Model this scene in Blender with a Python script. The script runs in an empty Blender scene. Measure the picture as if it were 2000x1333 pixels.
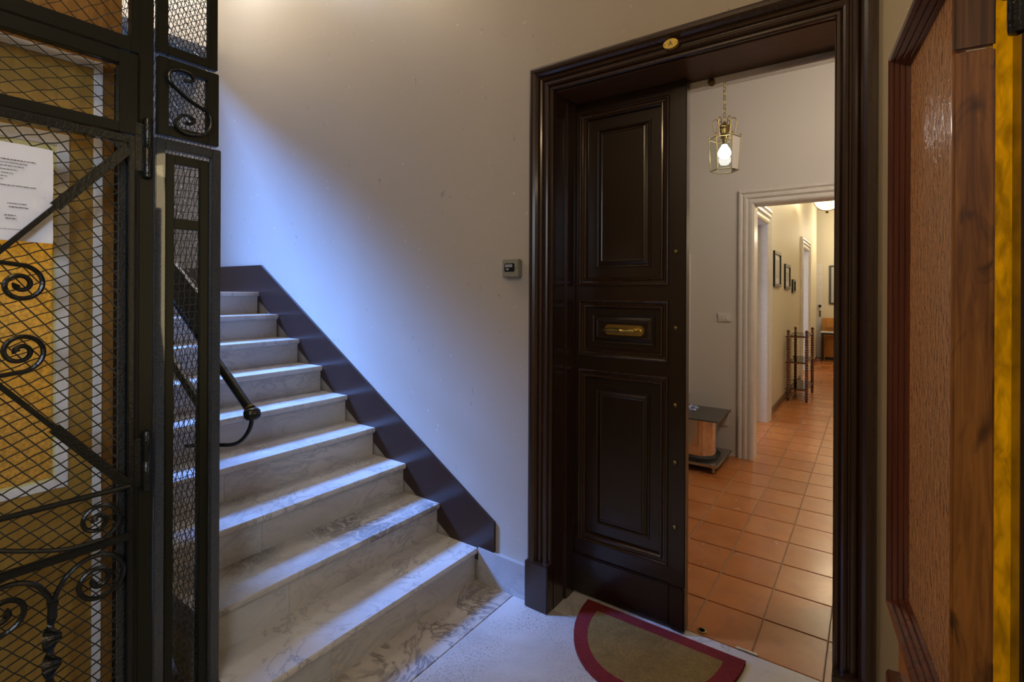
import bpy, bmesh, math, random
from mathutils import Vector, Matrix
random.seed(7)
SC = bpy.context.scene
COL = SC.collection
PI = math.pi
R = math.radians

# ------------------------------------------------------------------ camera
cam_d = bpy.data.cameras.new('camera')
cam_d.sensor_width = 36.0
cam_d.lens = 36.0 * 990 / 2000
cam_d.shift_y = -96.5 / 2000
cam_d.clip_start = 0.02
cam = bpy.data.objects.new('camera', cam_d)
COL.objects.link(cam)
cam.matrix_world = (Matrix.Translation((0, 0, 1.45)) @ Matrix.Rotation(R(35.3), 4, 'Z')
                    @ Matrix.Rotation(R(90), 4, 'X') @ Matrix.Rotation(R(0.25), 4, 'Z'))
SC.camera = cam

# ------------------------------------------------------------------ world, exposure, main lights
w = bpy.data.worlds.new('world')
SC.world = w
w.use_nodes = True
w.node_tree.nodes['Background'].inputs[0].default_value = (0.45, 0.58, 1.0, 1)
w.node_tree.nodes['Background'].inputs[1].default_value = 0.4
vs = SC.view_settings
vs.view_transform = 'Standard'
vs.look = 'None'
vs.gamma = 1
vs.use_curve_mapping = False
vs.exposure = -0.1
SC.cycles.use_denoising = True
SC.cycles.sample_clamp_indirect = 6
SC.cycles.caustics_refractive = False
SC.cycles.caustics_reflective = False
SC.cycles.max_bounces = 10
SC.cycles.transparent_max_bounces = 16


def area(name, loc, aim, sx, sy, energy, col, spread=180):
    d = bpy.data.lights.new(name, 'AREA')
    d.shape = 'RECTANGLE'
    d.size, d.size_y = sx, sy
    d.energy = energy
    d.color = col
    d.spread = R(spread)
    o = bpy.data.objects.new(name, d)
    COL.objects.link(o)
    o.location = loc
    o.rotation_euler = (Vector(aim) - Vector(loc)).to_track_quat('-Z', 'Y').to_euler()
    return o


def point(name, loc, energy, col, r=0.05):
    d = bpy.data.lights.new(name, 'POINT')
    d.energy = energy
    d.color = col
    d.shadow_soft_size = r
    o = bpy.data.objects.new(name, d)
    COL.objects.link(o)
    o.location = loc
    return o


# daylight through the stair window high in the end wall
area('stair_window_light', (-9.4, -3.6, 8.6), (-2.2, 1.6, 0.8), 3.0, 3.0, 2500, (0.14, 0.33, 1.0), 80)
# warm stairwell, landing and cab lamps, plus unseen lights added on wall and pane
point('landing_lamp_light', (-0.75, -0.3, 2.85), 25, (1.0, 0.72, 0.40), 0.10)
point('stair_lamp_light', (-3.3, 0.9, 4.3), 60, (1.0, 0.78, 0.50), 0.12)
point('wall_streak_fill_light', (-3.68, 1.72, 4.15), 38, (0.84, 0.91, 1.0), 0.10)  # cool light added for the pale streak, no lamp stands here
point('cab_lamp_light', (-2.4, 0.1, 1.7), 55, (1.0, 0.86, 0.50), 0.08)
area('pane_fill_light', (0.30, 1.40, 1.5), (0.155, 0.99, 1.45), 0.15, 1.5, 7, (1.0, 0.80, 0.44))  # unseen light added behind the yellow pane to make it glow
point('wall_strip_fill_light', (0.45, 1.45, 2.3), 2.5, (1.0, 0.78, 0.42), 0.08)  # unseen light added to brighten the wall strip by the surround
# cool daylight of the street window behind the viewer, falling on the lift cage
area('street_window_light', (0.85, -1.2, 2.1), (-1.75, 0.45, 1.25), 0.7, 1.1, 8.5, (0.70, 0.83, 1.0), 75)
# lamps of the flat
point('hall_lantern_light', (-0.853, 3.81, 2.44), 86, (1.0, 0.86, 0.70), 0.035)
point('hall_ceiling_light', (0.4, 3.3, 3.0), 40, (1.0, 0.86, 0.70), 0.1)
point('corridor_lamp_light', (-0.45, 9.0, 2.95), 55, (1.0, 0.84, 0.56), 0.1)
point('corridor_near_lamp_light', (-0.1, 6.2, 3.0), 30, (1.0, 0.86, 0.62), 0.1)
point('far_room_lamp_light', (-0.2, 12.2, 2.7), 45, (1.0, 0.86, 0.62), 0.1)
area('side_room_daylight', (-2.6, 5.4, 1.6), (-1.0, 6.2, 1.2), 1.0, 1.6, 30, (0.70, 0.76, 1.0))
area('second_room_daylight', (-2.4, 9.2, 1.6), (-1.0, 10.7, 1.2), 1.0, 1.6, 30, (0.80, 0.84, 1.0))


# ------------------------------------------------------------------ materials
def new_mat(name):
    m = bpy.data.materials.new(name)
    m.use_nodes = True
    nt = m.node_tree
    return m, nt, nt.nodes['Principled BSDF']


def nd(nt, typ, **kw):
    n = nt.nodes.new(typ)
    for k, v in kw.items():
        if k.startswith('i_'):
            key = k[2:]
            n.inputs[int(key) if key.isdigit() else key].default_value = v
        else:
            setattr(n, k, v)
    return n


def vec(nt, scale=(1, 1, 1), rnd=0.0):
    tc = nd(nt, 'ShaderNodeTexCoord')
    mp = nd(nt, 'ShaderNodeMapping')
    mp.inputs['Scale'].default_value = scale
    nt.links.new(tc.outputs['Object'], mp.inputs['Vector'])
    if rnd:
        oi = nd(nt, 'ShaderNodeObjectInfo')
        ml = nd(nt, 'ShaderNodeVectorMath', operation='SCALE')
        cb = nd(nt, 'ShaderNodeCombineXYZ')
        for i in range(3):
            nt.links.new(oi.outputs['Random'], cb.inputs[i])
        nt.links.new(cb.outputs[0], ml.inputs[0])
        ml.inputs['Scale'].default_value = rnd
        ad = nd(nt, 'ShaderNodeVectorMath', operation='ADD')
        nt.links.new(mp.outputs[0], ad.inputs[0])
        nt.links.new(ml.outputs[0], ad.inputs[1])
        return ad.outputs[0]
    return mp.outputs[0]


def noise(nt, v, scale, detail=4, rough=0.55, dist=0.0):
    n = nd(nt, 'ShaderNodeTexNoise')
    n.inputs['Scale'].default_value = scale
    n.inputs['Detail'].default_value = detail
    n.inputs['Roughness'].default_value = rough
    n.inputs['Distortion'].default_value = dist
    nt.links.new(v, n.inputs['Vector'])
    return n.outputs['Fac']


def ramp(nt, fac, stops):
    r = nd(nt, 'ShaderNodeValToRGB')
    e = r.color_ramp.elements
    while len(e) < len(stops):
        e.new(0.5)
    for i, (p, c) in enumerate(stops):
        e[i].position = p
        e[i].color = (*c, 1)
    nt.links.new(fac, r.inputs[0])
    return r.outputs[0]


def mixc(nt, fac, a, b, mode='MIX'):
    m = nd(nt, 'ShaderNodeMix', data_type='RGBA', blend_type=mode)
    for s, i in ((fac, 0), (a, 6), (b, 7)):
        if isinstance(s, (int, float)):
            m.inputs[i].default_value = s
        elif isinstance(s, tuple):
            m.inputs[i].default_value = (*s, 1)
        else:
            nt.links.new(s, m.inputs[i])
    return m.outputs[2]


def maprange(nt, fac, a, b, c, d):
    m = nd(nt, 'ShaderNodeMapRange')
    for i, v in ((1, a), (2, b), (3, c), (4, d)):
        m.inputs[i].default_value = v
    nt.links.new(fac, m.inputs[0])
    return m.outputs[0]


def bump(nt, bs, h, strength, dist=0.01):
    b = nd(nt, 'ShaderNodeBump')
    b.inputs['Strength'].default_value = strength
    b.inputs['Distance'].default_value = dist
    nt.links.new(h, b.inputs['Height'])
    nt.links.new(b.outputs[0], bs.inputs['Normal'])


def put(nt, bs, name, s):
    if isinstance(s, (int, float)):
        bs.inputs[name].default_value = s
    elif isinstance(s, tuple):
        bs.inputs[name].default_value = (*s, 1)
    else:
        nt.links.new(s, bs.inputs[name])


def plain(name, col, rough=0.5, metal=0.0, bs_=0.0, bscale=60, spec=0.5, coat=0.0, bdist=0.004):
    m, nt, bs = new_mat(name)
    v = vec(nt)
    f = noise(nt, v, bscale)
    put(nt, bs, 'Base Color', mixc(nt, f, tuple(c * 0.88 for c in col), tuple(min(1, c * 1.1) for c in col)))
    put(nt, bs, 'Roughness', rough)
    put(nt, bs, 'Metallic', metal)
    put(nt, bs, 'Specular IOR Level', spec)
    put(nt, bs, 'Coat Weight', coat)
    if bs_:
        bump(nt, bs, f, bs_, bdist)
    return m


def wall_mat(name, col, rough=0.5, streak=0.25, marks=True):
    m, nt, bs = new_mat(name)
    v = vec(nt)
    big = noise(nt, v, 0.9, 3)
    c = mixc(nt, big, tuple(x * 0.93 for x in col), col)
    if marks:
        v2 = vec(nt, (30, 30, 14))
        mk = noise(nt, v2, 1.0, 2, 0.4, 1.2)
        c = mixc(nt, maprange(nt, mk, 0.745, 0.76, 0, 0.45), c, (0.20, 0.18, 0.16))
        v3 = vec(nt, (26, 26, 40))
        mk2 = noise(nt, v3, 0.8, 1, 0.3, 2.5)
        c = mixc(nt, maprange(nt, mk2, 0.77, 0.79, 0, 0.5), c, (0.8, 0.76, 0.66))
    put(nt, bs, 'Base Color', c)
    put(nt, bs, 'Roughness', rough)
    vs_ = vec(nt, (2.2, 2.2, 0.22))
    h = noise(nt, vs_, 1.0, 3)
    bump(nt, bs, h, streak, 0.05)
    return m


def marble(name, base, dark, vein, vscale, width, cloud=2.2, rough=0.28, stretch=(1, 1, 1), rnd=40.0):
    m, nt, bs = new_mat(name)
    v = vec(nt, stretch, rnd)
    n1 = noise(nt, v, vscale, 9, 0.62, 1.6)
    a = nd(nt, 'ShaderNodeMath', operation='SUBTRACT')
    nt.links.new(n1, a.inputs[0])
    a.inputs[1].default_value = 0.5
    b = nd(nt, 'ShaderNodeMath', operation='ABSOLUTE')
    nt.links.new(a.outputs[0], b.inputs[0])
    vn = maprange(nt, b.outputs[0], 0.0, width, 1.0, 0.0)
    cl = noise(nt, v, cloud, 6, 0.6, 0.8)
    c = mixc(nt, maprange(nt, cl, 0.3, 0.7, 0, 1), base, dark)
    msk = maprange(nt, noise(nt, v, cloud * 1.3, 3), 0.38, 0.62, 0.15, 0.9)
    f = nd(nt, 'ShaderNodeMath', operation='MULTIPLY')
    nt.links.new(vn, f.inputs[0])
    nt.links.new(msk, f.inputs[1])
    c = mixc(nt, f.outputs[0], c, vein)
    put(nt, bs, 'Base Color', c)
    put(nt, bs, 'Roughness', rough)
    fine = noise(nt, v, 140, 3)
    bump(nt, bs, fine, 0.08, 0.002)
    return m


def wood(name, c1, c2, grain=(14, 14, 0.8), rough=0.35, knots=False, coat=0.0, bmp=0.1, rnd=3.0, dist=1.0):
    m, nt, bs = new_mat(name)
    v = vec(nt, grain, rnd)
    g = noise(nt, v, 3.0, 6, 0.6, dist)
    c = ramp(nt, g, [(0.3, c1), (0.7, c2)])
    if knots:
        v2 = vec(nt, (20, 20, 7), rnd)
        k = noise(nt, v2, 1.0, 3, 0.5, 1.5)
        c = mixc(nt, maprange(nt, k, 0.55, 0.68, 0, 0.8), c, tuple(x * 0.28 for x in c1))
    put(nt, bs, 'Base Color', c)
    put(nt, bs, 'Roughness', rough)
    put(nt, bs, 'Coat Weight', coat)
    put(nt, bs, 'Coat Roughness', 0.12)
    if bmp:
        bump(nt, bs, g, bmp, 0.004)
    return m


def ripple_glass(name, col, trans_col, scale, gloss_rough=0.12, dmix=0.55, strength=0.6, stretch=(1, 1, 1)):
    """hammered coloured glass: light passes through it diffusely and it shines on its lumps"""
    m, nt, bs = new_mat(name)
    nt.nodes.remove(bs)
    out = nt.nodes['Material Output']
    v = vec(nt, stretch)
    h = noise(nt, v, scale, 3, 0.5, 0.6)
    bp = nd(nt, 'ShaderNodeBump')
    bp.inputs['Strength'].default_value = strength
    bp.inputs['Distance'].default_value = 0.006
    nt.links.new(h, bp.inputs['Height'])
    tr = nd(nt, 'ShaderNodeBsdfTranslucent')
    c2 = mixc(nt, maprange(nt, h, 0.38, 0.62, 0, 1), tuple(x * 0.55 for x in trans_col), trans_col)
    nt.links.new(c2, tr.inputs[0])
    df = nd(nt, 'ShaderNodeBsdfDiffuse')
    df.inputs[0].default_value = (*col, 1)
    nt.links.new(bp.outputs[0], df.inputs['Normal'])
    gl = nd(nt, 'ShaderNodeBsdfGlossy')
    gl.inputs['Roughness'].default_value = gloss_rough
    nt.links.new(bp.outputs[0], gl.inputs['Normal'])
    m1 = nd(nt, 'ShaderNodeMixShader')
    m1.inputs[0].default_value = dmix
    nt.links.new(tr.outputs[0], m1.inputs[1])
    nt.links.new(df.outputs[0], m1.inputs[2])
    fr = nd(nt, 'ShaderNodeFresnel')
    fr.inputs[0].default_value = 1.5
    nt.links.new(bp.outputs[0], fr.inputs['Normal'])
    m2 = nd(nt, 'ShaderNodeMixShader')
    nt.links.new(fr.outputs[0], m2.inputs[0])
    nt.links.new(m1.outputs[0], m2.inputs[1])
    nt.links.new(gl.outputs[0], m2.inputs[2])
    nt.links.new(m2.outputs[0], out.inputs[0])
    return m


def clear_glass(name, tint=(0.9, 0.95, 0.93), refl=1.0):
    m, nt, bs = new_mat(name)
    nt.nodes.remove(bs)
    out = nt.nodes['Material Output']
    t = nd(nt, 'ShaderNodeBsdfTransparent')
    t.inputs[0].default_value = (*tint, 1)
    g = nd(nt, 'ShaderNodeBsdfGlossy')
    g.inputs['Roughness'].default_value = 0.03
    fr = nd(nt, 'ShaderNodeFresnel')
    fr.inputs[0].default_value = 1.5
    mx = nd(nt, 'ShaderNodeMixShader')
    nt.links.new(fr.outputs[0], mx.inputs[0])
    nt.links.new(t.outputs[0], mx.inputs[1])
    nt.links.new(g.outputs[0], mx.inputs[2])
    nt.links.new(mx.outputs[0], out.inputs[0])
    return m


def emitter(name, col, strength):
    m, nt, bs = new_mat(name)
    put(nt, bs, 'Base Color', (0.8, 0.8, 0.8))
    put(nt, bs, 'Emission Color', col)
    put(nt, bs, 'Emission Strength', strength)
    return m


def tile_mat():
    m, nt, bs = new_mat('terracotta')
    oi = nd(nt, 'ShaderNodeObjectInfo')
    v = vec(nt, (1, 1, 1), 30)
    c = ramp(nt, oi.outputs['Random'], [(0.0, (0.43, 0.140, 0.034)), (0.5, (0.48, 0.168, 0.042)), (1.0, (0.53, 0.195, 0.056))])
    st = noise(nt, v, 7, 4, 0.6, 0.8)
    c = mixc(nt, maprange(nt, st, 0.4, 0.75, 0, 0.5), c, (0.30, 0.10, 0.035))
    bg = noise(nt, v, 3.0, 2)
    c = mixc(nt, maprange(nt, bg, 0.5, 0.8, 0, 0.4), c, (0.55, 0.27, 0.13))
    put(nt, bs, 'Base Color', c)
    put(nt, bs, 'Roughness', maprange(nt, st, 0.3, 0.7, 0.20, 0.28))
    return m


def travertine():
    m, nt, bs = new_mat('travertine')
    v = vec(nt, (1, 1, 1))
    cl = noise(nt, v, 2.5, 6, 0.6, 0.5)
    c = ramp(nt, cl, [(0.3, (0.46, 0.43, 0.39)), (0.7, (0.62, 0.585, 0.54))])
    v2 = vec(nt, (150, 62, 60))
    p = noise(nt, v2, 1.4, 4, 0.6, 0.5)
    pm = noise(nt, v, 5, 3)
    mm = nd(nt, 'ShaderNodeMath', operation='MULTIPLY')
    nt.links.new(maprange(nt, p, 0.52, 0.66, 0, 0.8), mm.inputs[0])
    nt.links.new(maprange(nt, pm, 0.4, 0.6, 0.15, 1), mm.inputs[1])
    c = mixc(nt, mm.outputs[0], c, (0.15, 0.135, 0.12))
    put(nt, bs, 'Base Color', c)
    put(nt, bs, 'Roughness', 0.35)
    bump(nt, bs, p, 0.08, 0.004)
    return m


def coir(name, c1, c2):
    m, nt, bs = new_mat(name)
    v = vec(nt)
    f = noise(nt, v, 110, 5, 0.85)
    g = noise(nt, v, 22, 3)
    c = ramp(nt, f, [(0.3, c1), (0.7, c2)])
    c = mixc(nt, maprange(nt, g, 0.35, 0.7, 0, 0.35), c, tuple(x * 0.6 for x in c1))
    put(nt, bs, 'Base Color', c)
    put(nt, bs, 'Roughness', 0.95)
    bump(nt, bs, f, 1.0, 0.01)
    return m


def paper_mat():
    m, nt, bs = new_mat('paper')
    v = vec(nt)
    g = noise(nt, v, 14, 3, 0.5, 0.5)
    put(nt, bs, 'Base Color', (0.80, 0.80, 0.86))
    put(nt, bs, 'Roughness', 0.22)
    bump(nt, bs, g, 0.35, 0.01)
    return m


M = {}
M['wall_stair'] = wall_mat('stairwell_paint', (0.48, 0.425, 0.35), 0.42, 0.16)
M['wall_plain'] = wall_mat('landing_paint', (0.58, 0.53, 0.45), 0.5, 0.1, False)
M['wall_hall'] = wall_mat('hall_paint', (0.66, 0.62, 0.57), 0.5, 0.06, False)
M['wall_corr'] = wall_mat('corridor_paint', (0.66, 0.60, 0.46), 0.6, 0.08, False)
M['trim_white'] = plain('white_gloss_paint', (0.68, 0.64, 0.59), 0.3, bs_=0.05, bscale=20)
M['ceiling'] = plain('ceiling_paint', (0.66, 0.63, 0.58), 0.7)
M['tread'] = marble('tread_marble', (0.64, 0.60, 0.54), (0.47, 0.44, 0.40), (0.24, 0.24, 0.25), 5.0, 0.03)
M['tread_veined'] = marble('veined_tread_marble', (0.60, 0.56, 0.50), (0.42, 0.39, 0.35), (0.075, 0.075, 0.085), 10, 0.11)
M['riser'] = marble('riser_marble', (0.56, 0.51, 0.44), (0.44, 0.40, 0.35), (0.33, 0.31, 0.29), 4.0, 0.05, 2.0, 0.32, (1, 1, 2.2))
M['riser_grey'] = marble('grey_riser_marble', (0.53, 0.51, 0.47), (0.42, 0.41, 0.38), (0.30, 0.30, 0.30), 4.0, 0.05, 2.0, 0.32, (1, 1, 2.2))
M['slab'] = marble('arabesque_marble', (0.58, 0.53, 0.46), (0.44, 0.38, 0.31), (0.12, 0.10, 0.09), 4.2, 0.05, 3.0, 0.3)
M['threshold'] = marble('white_marble', (0.66, 0.63, 0.58), (0.55, 0.52, 0.47), (0.36, 0.35, 0.33), 5, 0.05, 3, 0.3)
M['skirt'] = marble('skirting_marble', (0.46, 0.44, 0.42), (0.38, 0.37, 0.36), (0.26, 0.26, 0.26), 5, 0.05, 3, 0.3)
M['travertine'] = travertine()
M['stringer'] = plain('brown_gloss_paint', (0.034, 0.017, 0.013), 0.22, bs_=0.03, bscale=8)
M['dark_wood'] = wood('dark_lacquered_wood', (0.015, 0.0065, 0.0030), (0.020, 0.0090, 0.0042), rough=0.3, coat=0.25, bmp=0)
M['dark_wood_lit'] = wood('lit_dark_lacquer', (0.030, 0.0135, 0.0072), (0.036, 0.0165, 0.0088), rough=0.27, coat=0.3, bmp=0)  # copy of the dark wood, lightened in colour to read as lit
M['head_wood_lit'] = wood('lit_head_varnish', (0.085, 0.045, 0.026), (0.13, 0.07, 0.04), (0.8, 14, 14), 0.35, bmp=0.02)  # paler brown puts lantern light on the head lining into the colour
M['oak'] = wood('golden_veneer', (0.29, 0.165, 0.032), (0.42, 0.255, 0.055), (9, 9, 1.2), 0.4)
M['oak_dark'] = wood('brown_veneer', (0.19, 0.085, 0.018), (0.34, 0.165, 0.034), (9, 9, 1.2), 0.4)
M['pine'] = wood('knotty_pine', (0.16, 0.058, 0.012), (0.42, 0.185, 0.042), (26, 26, 1.6), 0.4, True, dist=1.6)
M['pine_end'] = wood('grooved_pine', (0.05, 0.024, 0.010), (0.22, 0.105, 0.03), (60, 60, 0.3), 0.4)
M['red_wood'] = wood('reddish_moulding_wood', (0.08, 0.021, 0.010), (0.15, 0.042, 0.019), (20, 20, 0.6), 0.2, coat=0.5)
M['orange_wood'] = wood('orange_varnished_wood', (0.30, 0.10, 0.022), (0.42, 0.155, 0.035), (16, 16, 0.7), 0.3, coat=0.3)
M['cabinet'] = wood('honey_cabinet_wood', (0.42, 0.17, 0.03), (0.55, 0.25, 0.05), (10, 10, 1), 0.4)
M['twist'] = wood('turned_dark_wood', (0.10, 0.032, 0.014), (0.17, 0.058, 0.024), (10, 10, 2), 0.3)
M['iron'] = plain('black_enamelled_iron', (0.006, 0.0075, 0.007), 0.2, 0.0, 0.35, 120, 0.45)
M['iron_olive'] = plain('olive_black_iron', (0.010, 0.0102, 0.006), 0.36, 0.0, 0.12, 90, 0.25)
M['iron_lumpy'] = plain('lumpy_enamelled_iron', (0.040, 0.050, 0.056), 0.14, 0.0, 1.0, 150, 1.0, coat=0.5, bdist=0.03)  # base raised to blue-grey to stand in for glints on black enamel
M['wire'] = plain('black_wire', (0.018, 0.018, 0.015), 0.35)
M['brass'] = plain('aged_brass', (0.55, 0.40, 0.13), 0.3, 1.0, 0.1)
M['brass_dark'] = plain('dark_brass', (0.22, 0.16, 0.06), 0.38, 1.0, 0.1)
M['chrome'] = plain('chrome', (0.78, 0.76, 0.73), 0.07, 1.0)
M['steel'] = plain('brushed_steel', (0.5, 0.49, 0.47), 0.3, 1.0)
M['amber'] = ripple_glass('amber_hammered_glass', (0.55, 0.40, 0.13), (1.0, 0.78, 0.28), 110, 0.16, 0.4)
M['amber_deep'] = ripple_glass('yellow_ripple_glass', (0.50, 0.30, 0.008), (1.0, 0.74, 0.05), 80, 0.14, 0.2, strength=0.9, stretch=(1, 1, 0.3))
M['ripple'] = ripple_glass('brown_ripple_glass', (0.80, 0.41, 0.17), (0.95, 0.46, 0.14), 95, 0.16, 0.75, strength=0.7, stretch=(1, 1, 0.42))
M['white_strip'] = plain('white_painted_strip', (0.80, 0.80, 0.84), 0.4)
M['yellow_strip'] = plain('pale_yellow_strip', (0.72, 0.70, 0.36), 0.4)
M['cab_dark'] = plain('black_cab_edge', (0.012, 0.009, 0.007), 0.5)
M['paper'] = paper_mat()
M['ink'] = plain('ink', (0.10, 0.10, 0.12), 0.7)
M['plastic'] = plain('grey_plastic', (0.26, 0.25, 0.19), 0.45)
M['black_plastic'] = plain('black_plastic', (0.012, 0.012, 0.014), 0.3)
M['grey_label'] = plain('grey_label', (0.30, 0.30, 0.32), 0.4)
M['ivory'] = plain('ivory_plastic', (0.72, 0.69, 0.65), 0.35)
M['coir'] = coir('coir', (0.25, 0.150, 0.035), (0.52, 0.33, 0.09))
M['coir_red'] = coir('red_coir', (0.20, 0.012, 0.014), (0.44, 0.034, 0.036))
M['tile'] = tile_mat()
M['grout'] = plain('grout', (0.30, 0.19, 0.11), 0.8)
M['dark_glass'] = plain('smoked_glass', (0.050, 0.047, 0.043), 0.12, spec=0.5)
M['glass'] = clear_glass('clear_glass')
M['shelf_glass'] = clear_glass('smoked_shelf_glass', (0.55, 0.50, 0.42))
M['bulb'] = emitter('glowing_bulb', (1.0, 0.95, 0.88), 28)
M['bowl'] = ripple_glass('pressed_bowl_glass', (0.8, 0.76, 0.66), (0.95, 0.90, 0.76), 60, 0.1)
M['photo'] = plain('grey_print', (0.42, 0.42, 0.40), 0.35, bscale=5)
M['photo_dark'] = plain('dark_print', (0.06, 0.055, 0.06), 0.35, bscale=5)
M['frame_black'] = plain('black_frame', (0.010, 0.009, 0.008), 0.3)
M['blue'] = plain('blue_print', (0.05, 0.13, 0.50), 0.35)
M['pale_print'] = plain('pale_print', (0.62, 0.64, 0.70), 0.35)
M['rubber'] = plain('dark_rubber', (0.02, 0.02, 0.02), 0.6)
M['baseboard'] = plain('brown_baseboard', (0.13, 0.075, 0.04), 0.35)
M['gold_plate'] = plain('gold_plate', (0.62, 0.45, 0.10), 0.35, 0.6)


# ------------------------------------------------------------------ mesh helpers
class MB:
    """collects shapes (world coordinates) that become ONE mesh object"""

    def __init__(self):
        self.v, self.f, self.s = [], [], []

    def add(self, vs, fs, smooth=False):
        b = len(self.v)
        self.v += [tuple(p) for p in vs]
        self.f += [tuple(i + b for i in q) for q in fs]
        self.s += [smooth] * len(fs)
        return self

    def box(self, x0, x1, y0, y1, z0, z1):
        if x0 > x1: x0, x1 = x1, x0
        if y0 > y1: y0, y1 = y1, y0
        if z0 > z1: z0, z1 = z1, z0
        vs = [(x, y, z) for z in (z0, z1) for y in (y0, y1) for x in (x0, x1)]
        return self.add(vs, [(0, 2, 3, 1), (4, 5, 7, 6), (0, 1, 5, 4), (1, 3, 7, 5), (3, 2, 6, 7), (2, 0, 4, 6)])

    def bbox(self, x0, x1, y0, y1, z0, z1, b=0.004):
        """box with bevelled edges"""
        bm = bmesh.new()
        bmesh.ops.create_cube(bm, size=1)
        for q in bm.verts:
            q.co = Vector((x0 + (q.co.x + .5) * (x1 - x0), y0 + (q.co.y + .5) * (y1 - y0), z0 + (q.co.z + .5) * (z1 - z0)))
        b = min(b, abs(x1 - x0) * .45, abs(y1 - y0) * .45, abs(z1 - z0) * .45)
        bmesh.ops.bevel(bm, geom=bm.edges[:], offset=b, segments=2, affect='EDGES')
        bm.verts.index_update()
        self.add([q.co for q in bm.verts], [[q.index for q in f.verts] for f in bm.faces])
        bm.free()
        return self

    def bar(self, a, b, wid, thk, up=(0, 0, 1)):
        """rectangular bar from a to b; wid along up-ish, thk across"""
        a, b = Vector(a), Vector(b)
        d = (b - a).normalized()
        s = d.cross(Vector(up))
        if s.length < 1e-4: s = d.cross(Vector((1, 0, 0)))
        s.normalize()
        u = s.cross(d).normalized()
        vs = []
        for p in (a, b):
            for i, j in ((-1, -1), (1, -1), (1, 1), (-1, 1)):
                vs.append(p + s * thk / 2 * i + u * wid / 2 * j)
        return self.add(vs, [(0, 1, 2, 3), (7, 6, 5, 4), (0, 4, 5, 1), (1, 5, 6, 2), (2, 6, 7, 3), (3, 7, 4, 0)])

    def tube(self, pts, r, n=8, cap=True, closed=False):
        pts = [Vector(p) for p in pts]
        rs = r if isinstance(r, (list, tuple)) else [r] * len(pts)
        N = len(pts)
        vs, fs = [], []
        prev = None
        for i, p in enumerate(pts):
            if closed:
                t = (pts[(i + 1) % N] - pts[i - 1]).normalized()
            else:
                t = (pts[min(i + 1, N - 1)] - pts[max(i - 1, 0)]).normalized()
            if prev is None:
                a = t.orthogonal().normalized()
            else:
                a = (prev - t * prev.dot(t))
                a = a.normalized() if a.length > 1e-6 else t.orthogonal().normalized()
            prev = a
            b = t.cross(a)
            for k in range(n):
                an = 2 * PI * k / n
                vs.append(p + (a * math.cos(an) + b * math.sin(an)) * rs[i])
        for i in range(N if closed else N - 1):
            j = (i + 1) % N
            for k in range(n):
                k2 = (k + 1) % n
                fs.append((i * n + k, i * n + k2, j * n + k2, j * n + k))
        if cap and not closed:
            fs.append(tuple(range(n - 1, -1, -1)))
            fs.append(tuple((N - 1) * n + k for k in range(n)))
        return self.add(vs, fs, n > 5)

    def lathe(self, c, prof, n=16, axis='Z'):
        """prof: (radius, height) pairs about an axis through c"""
        vs, fs = [], []
        for r, h in prof:
            for k in range(n):
                a = 2 * PI * k / n
                p = (r * math.cos(a), r * math.sin(a), h)
                if axis == 'Y': p = (p[0], p[2], p[1])
                if axis == 'X': p = (p[2], p[0], p[1])
                vs.append((c[0] + p[0], c[1] + p[1], c[2] + p[2]))
        m = len(prof)
        for i in range(m - 1):
            for k in range(n):
                k2 = (k + 1) % n
                fs.append((i * n + k, i * n + k2, (i + 1) * n + k2, (i + 1) * n + k))
        fs.append(tuple(range(n - 1, -1, -1)))
        fs.append(tuple((m - 1) * n + k for k in range(n)))
        return self.add(vs, fs, True)

    def prism(self, poly, axis, a, b):
        """polygon (2d) pushed along axis from a to b. axis X: (y,z), Y: (x,z), Z: (x,y)"""
        def P(p, t):
            return {'X': (t, p[0], p[1]), 'Y': (p[0], t, p[1]), 'Z': (p[0], p[1], t)}[axis]
        n = len(poly)
        vs = [P(p, a) for p in poly] + [P(p, b) for p in poly]
        fs = [tuple(range(n)), tuple(range(2 * n - 1, n - 1, -1))]
        fs += [(i, i + n, (i + 1) % n + n, (i + 1) % n) for i in range(n)]
        return self.add(vs, fs)

    def ring(self, x0, x1, z0, z1, y, prof):
        """mitred rectangular moulding on a plane facing -y; prof: (inset, height towards -y)"""
        vs, fs = [], []
        for i, h in prof:
            vs += [(x0 + i, y - h, z0 + i), (x1 - i, y - h, z0 + i), (x1 - i, y - h, z1 - i), (x0 + i, y - h, z1 - i)]
        for k in range(len(prof) - 1):
            for j in range(4):
                j2 = (j + 1) % 4
                fs.append((k * 4 + j, k * 4 + j2, k * 4 + 4 + j2, k * 4 + 4 + j))
        return self.add(vs, fs)

    def plate(self, x0, x1, z0, z1, y):
        return self.add([(x0, y, z0), (x1, y, z0), (x1, y, z1), (x0, y, z1)], [(0, 1, 2, 3)])

    def casing(self, path, prof, mapf):
        """open mouldings round a doorway. path(o) -> list of 2d stations, prof: (offset, protrusion), mapf(u, v, p) -> xyz"""
        vs, fs = [], []
        ns = None
        for o, p in prof:
            st = path(o)
            ns = len(st)
            vs += [mapf(u, v, p) for u, v in st]
        for i in range(len(prof) - 1):
            for j in range(ns - 1):
                fs.append((i * ns + j, i * ns + j + 1, (i + 1) * ns + j + 1, (i + 1) * ns + j))
        return self.add(vs, fs)

    def xform(self, fn, start=0):
        self.v[start:] = [tuple(fn(Vector(p))) for p in self.v[start:]]
        return self


def wpos(o):
    p = Vector((0, 0, 0))
    while o is not None:
        p += o.location
        o = o.parent
    return p


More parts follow.
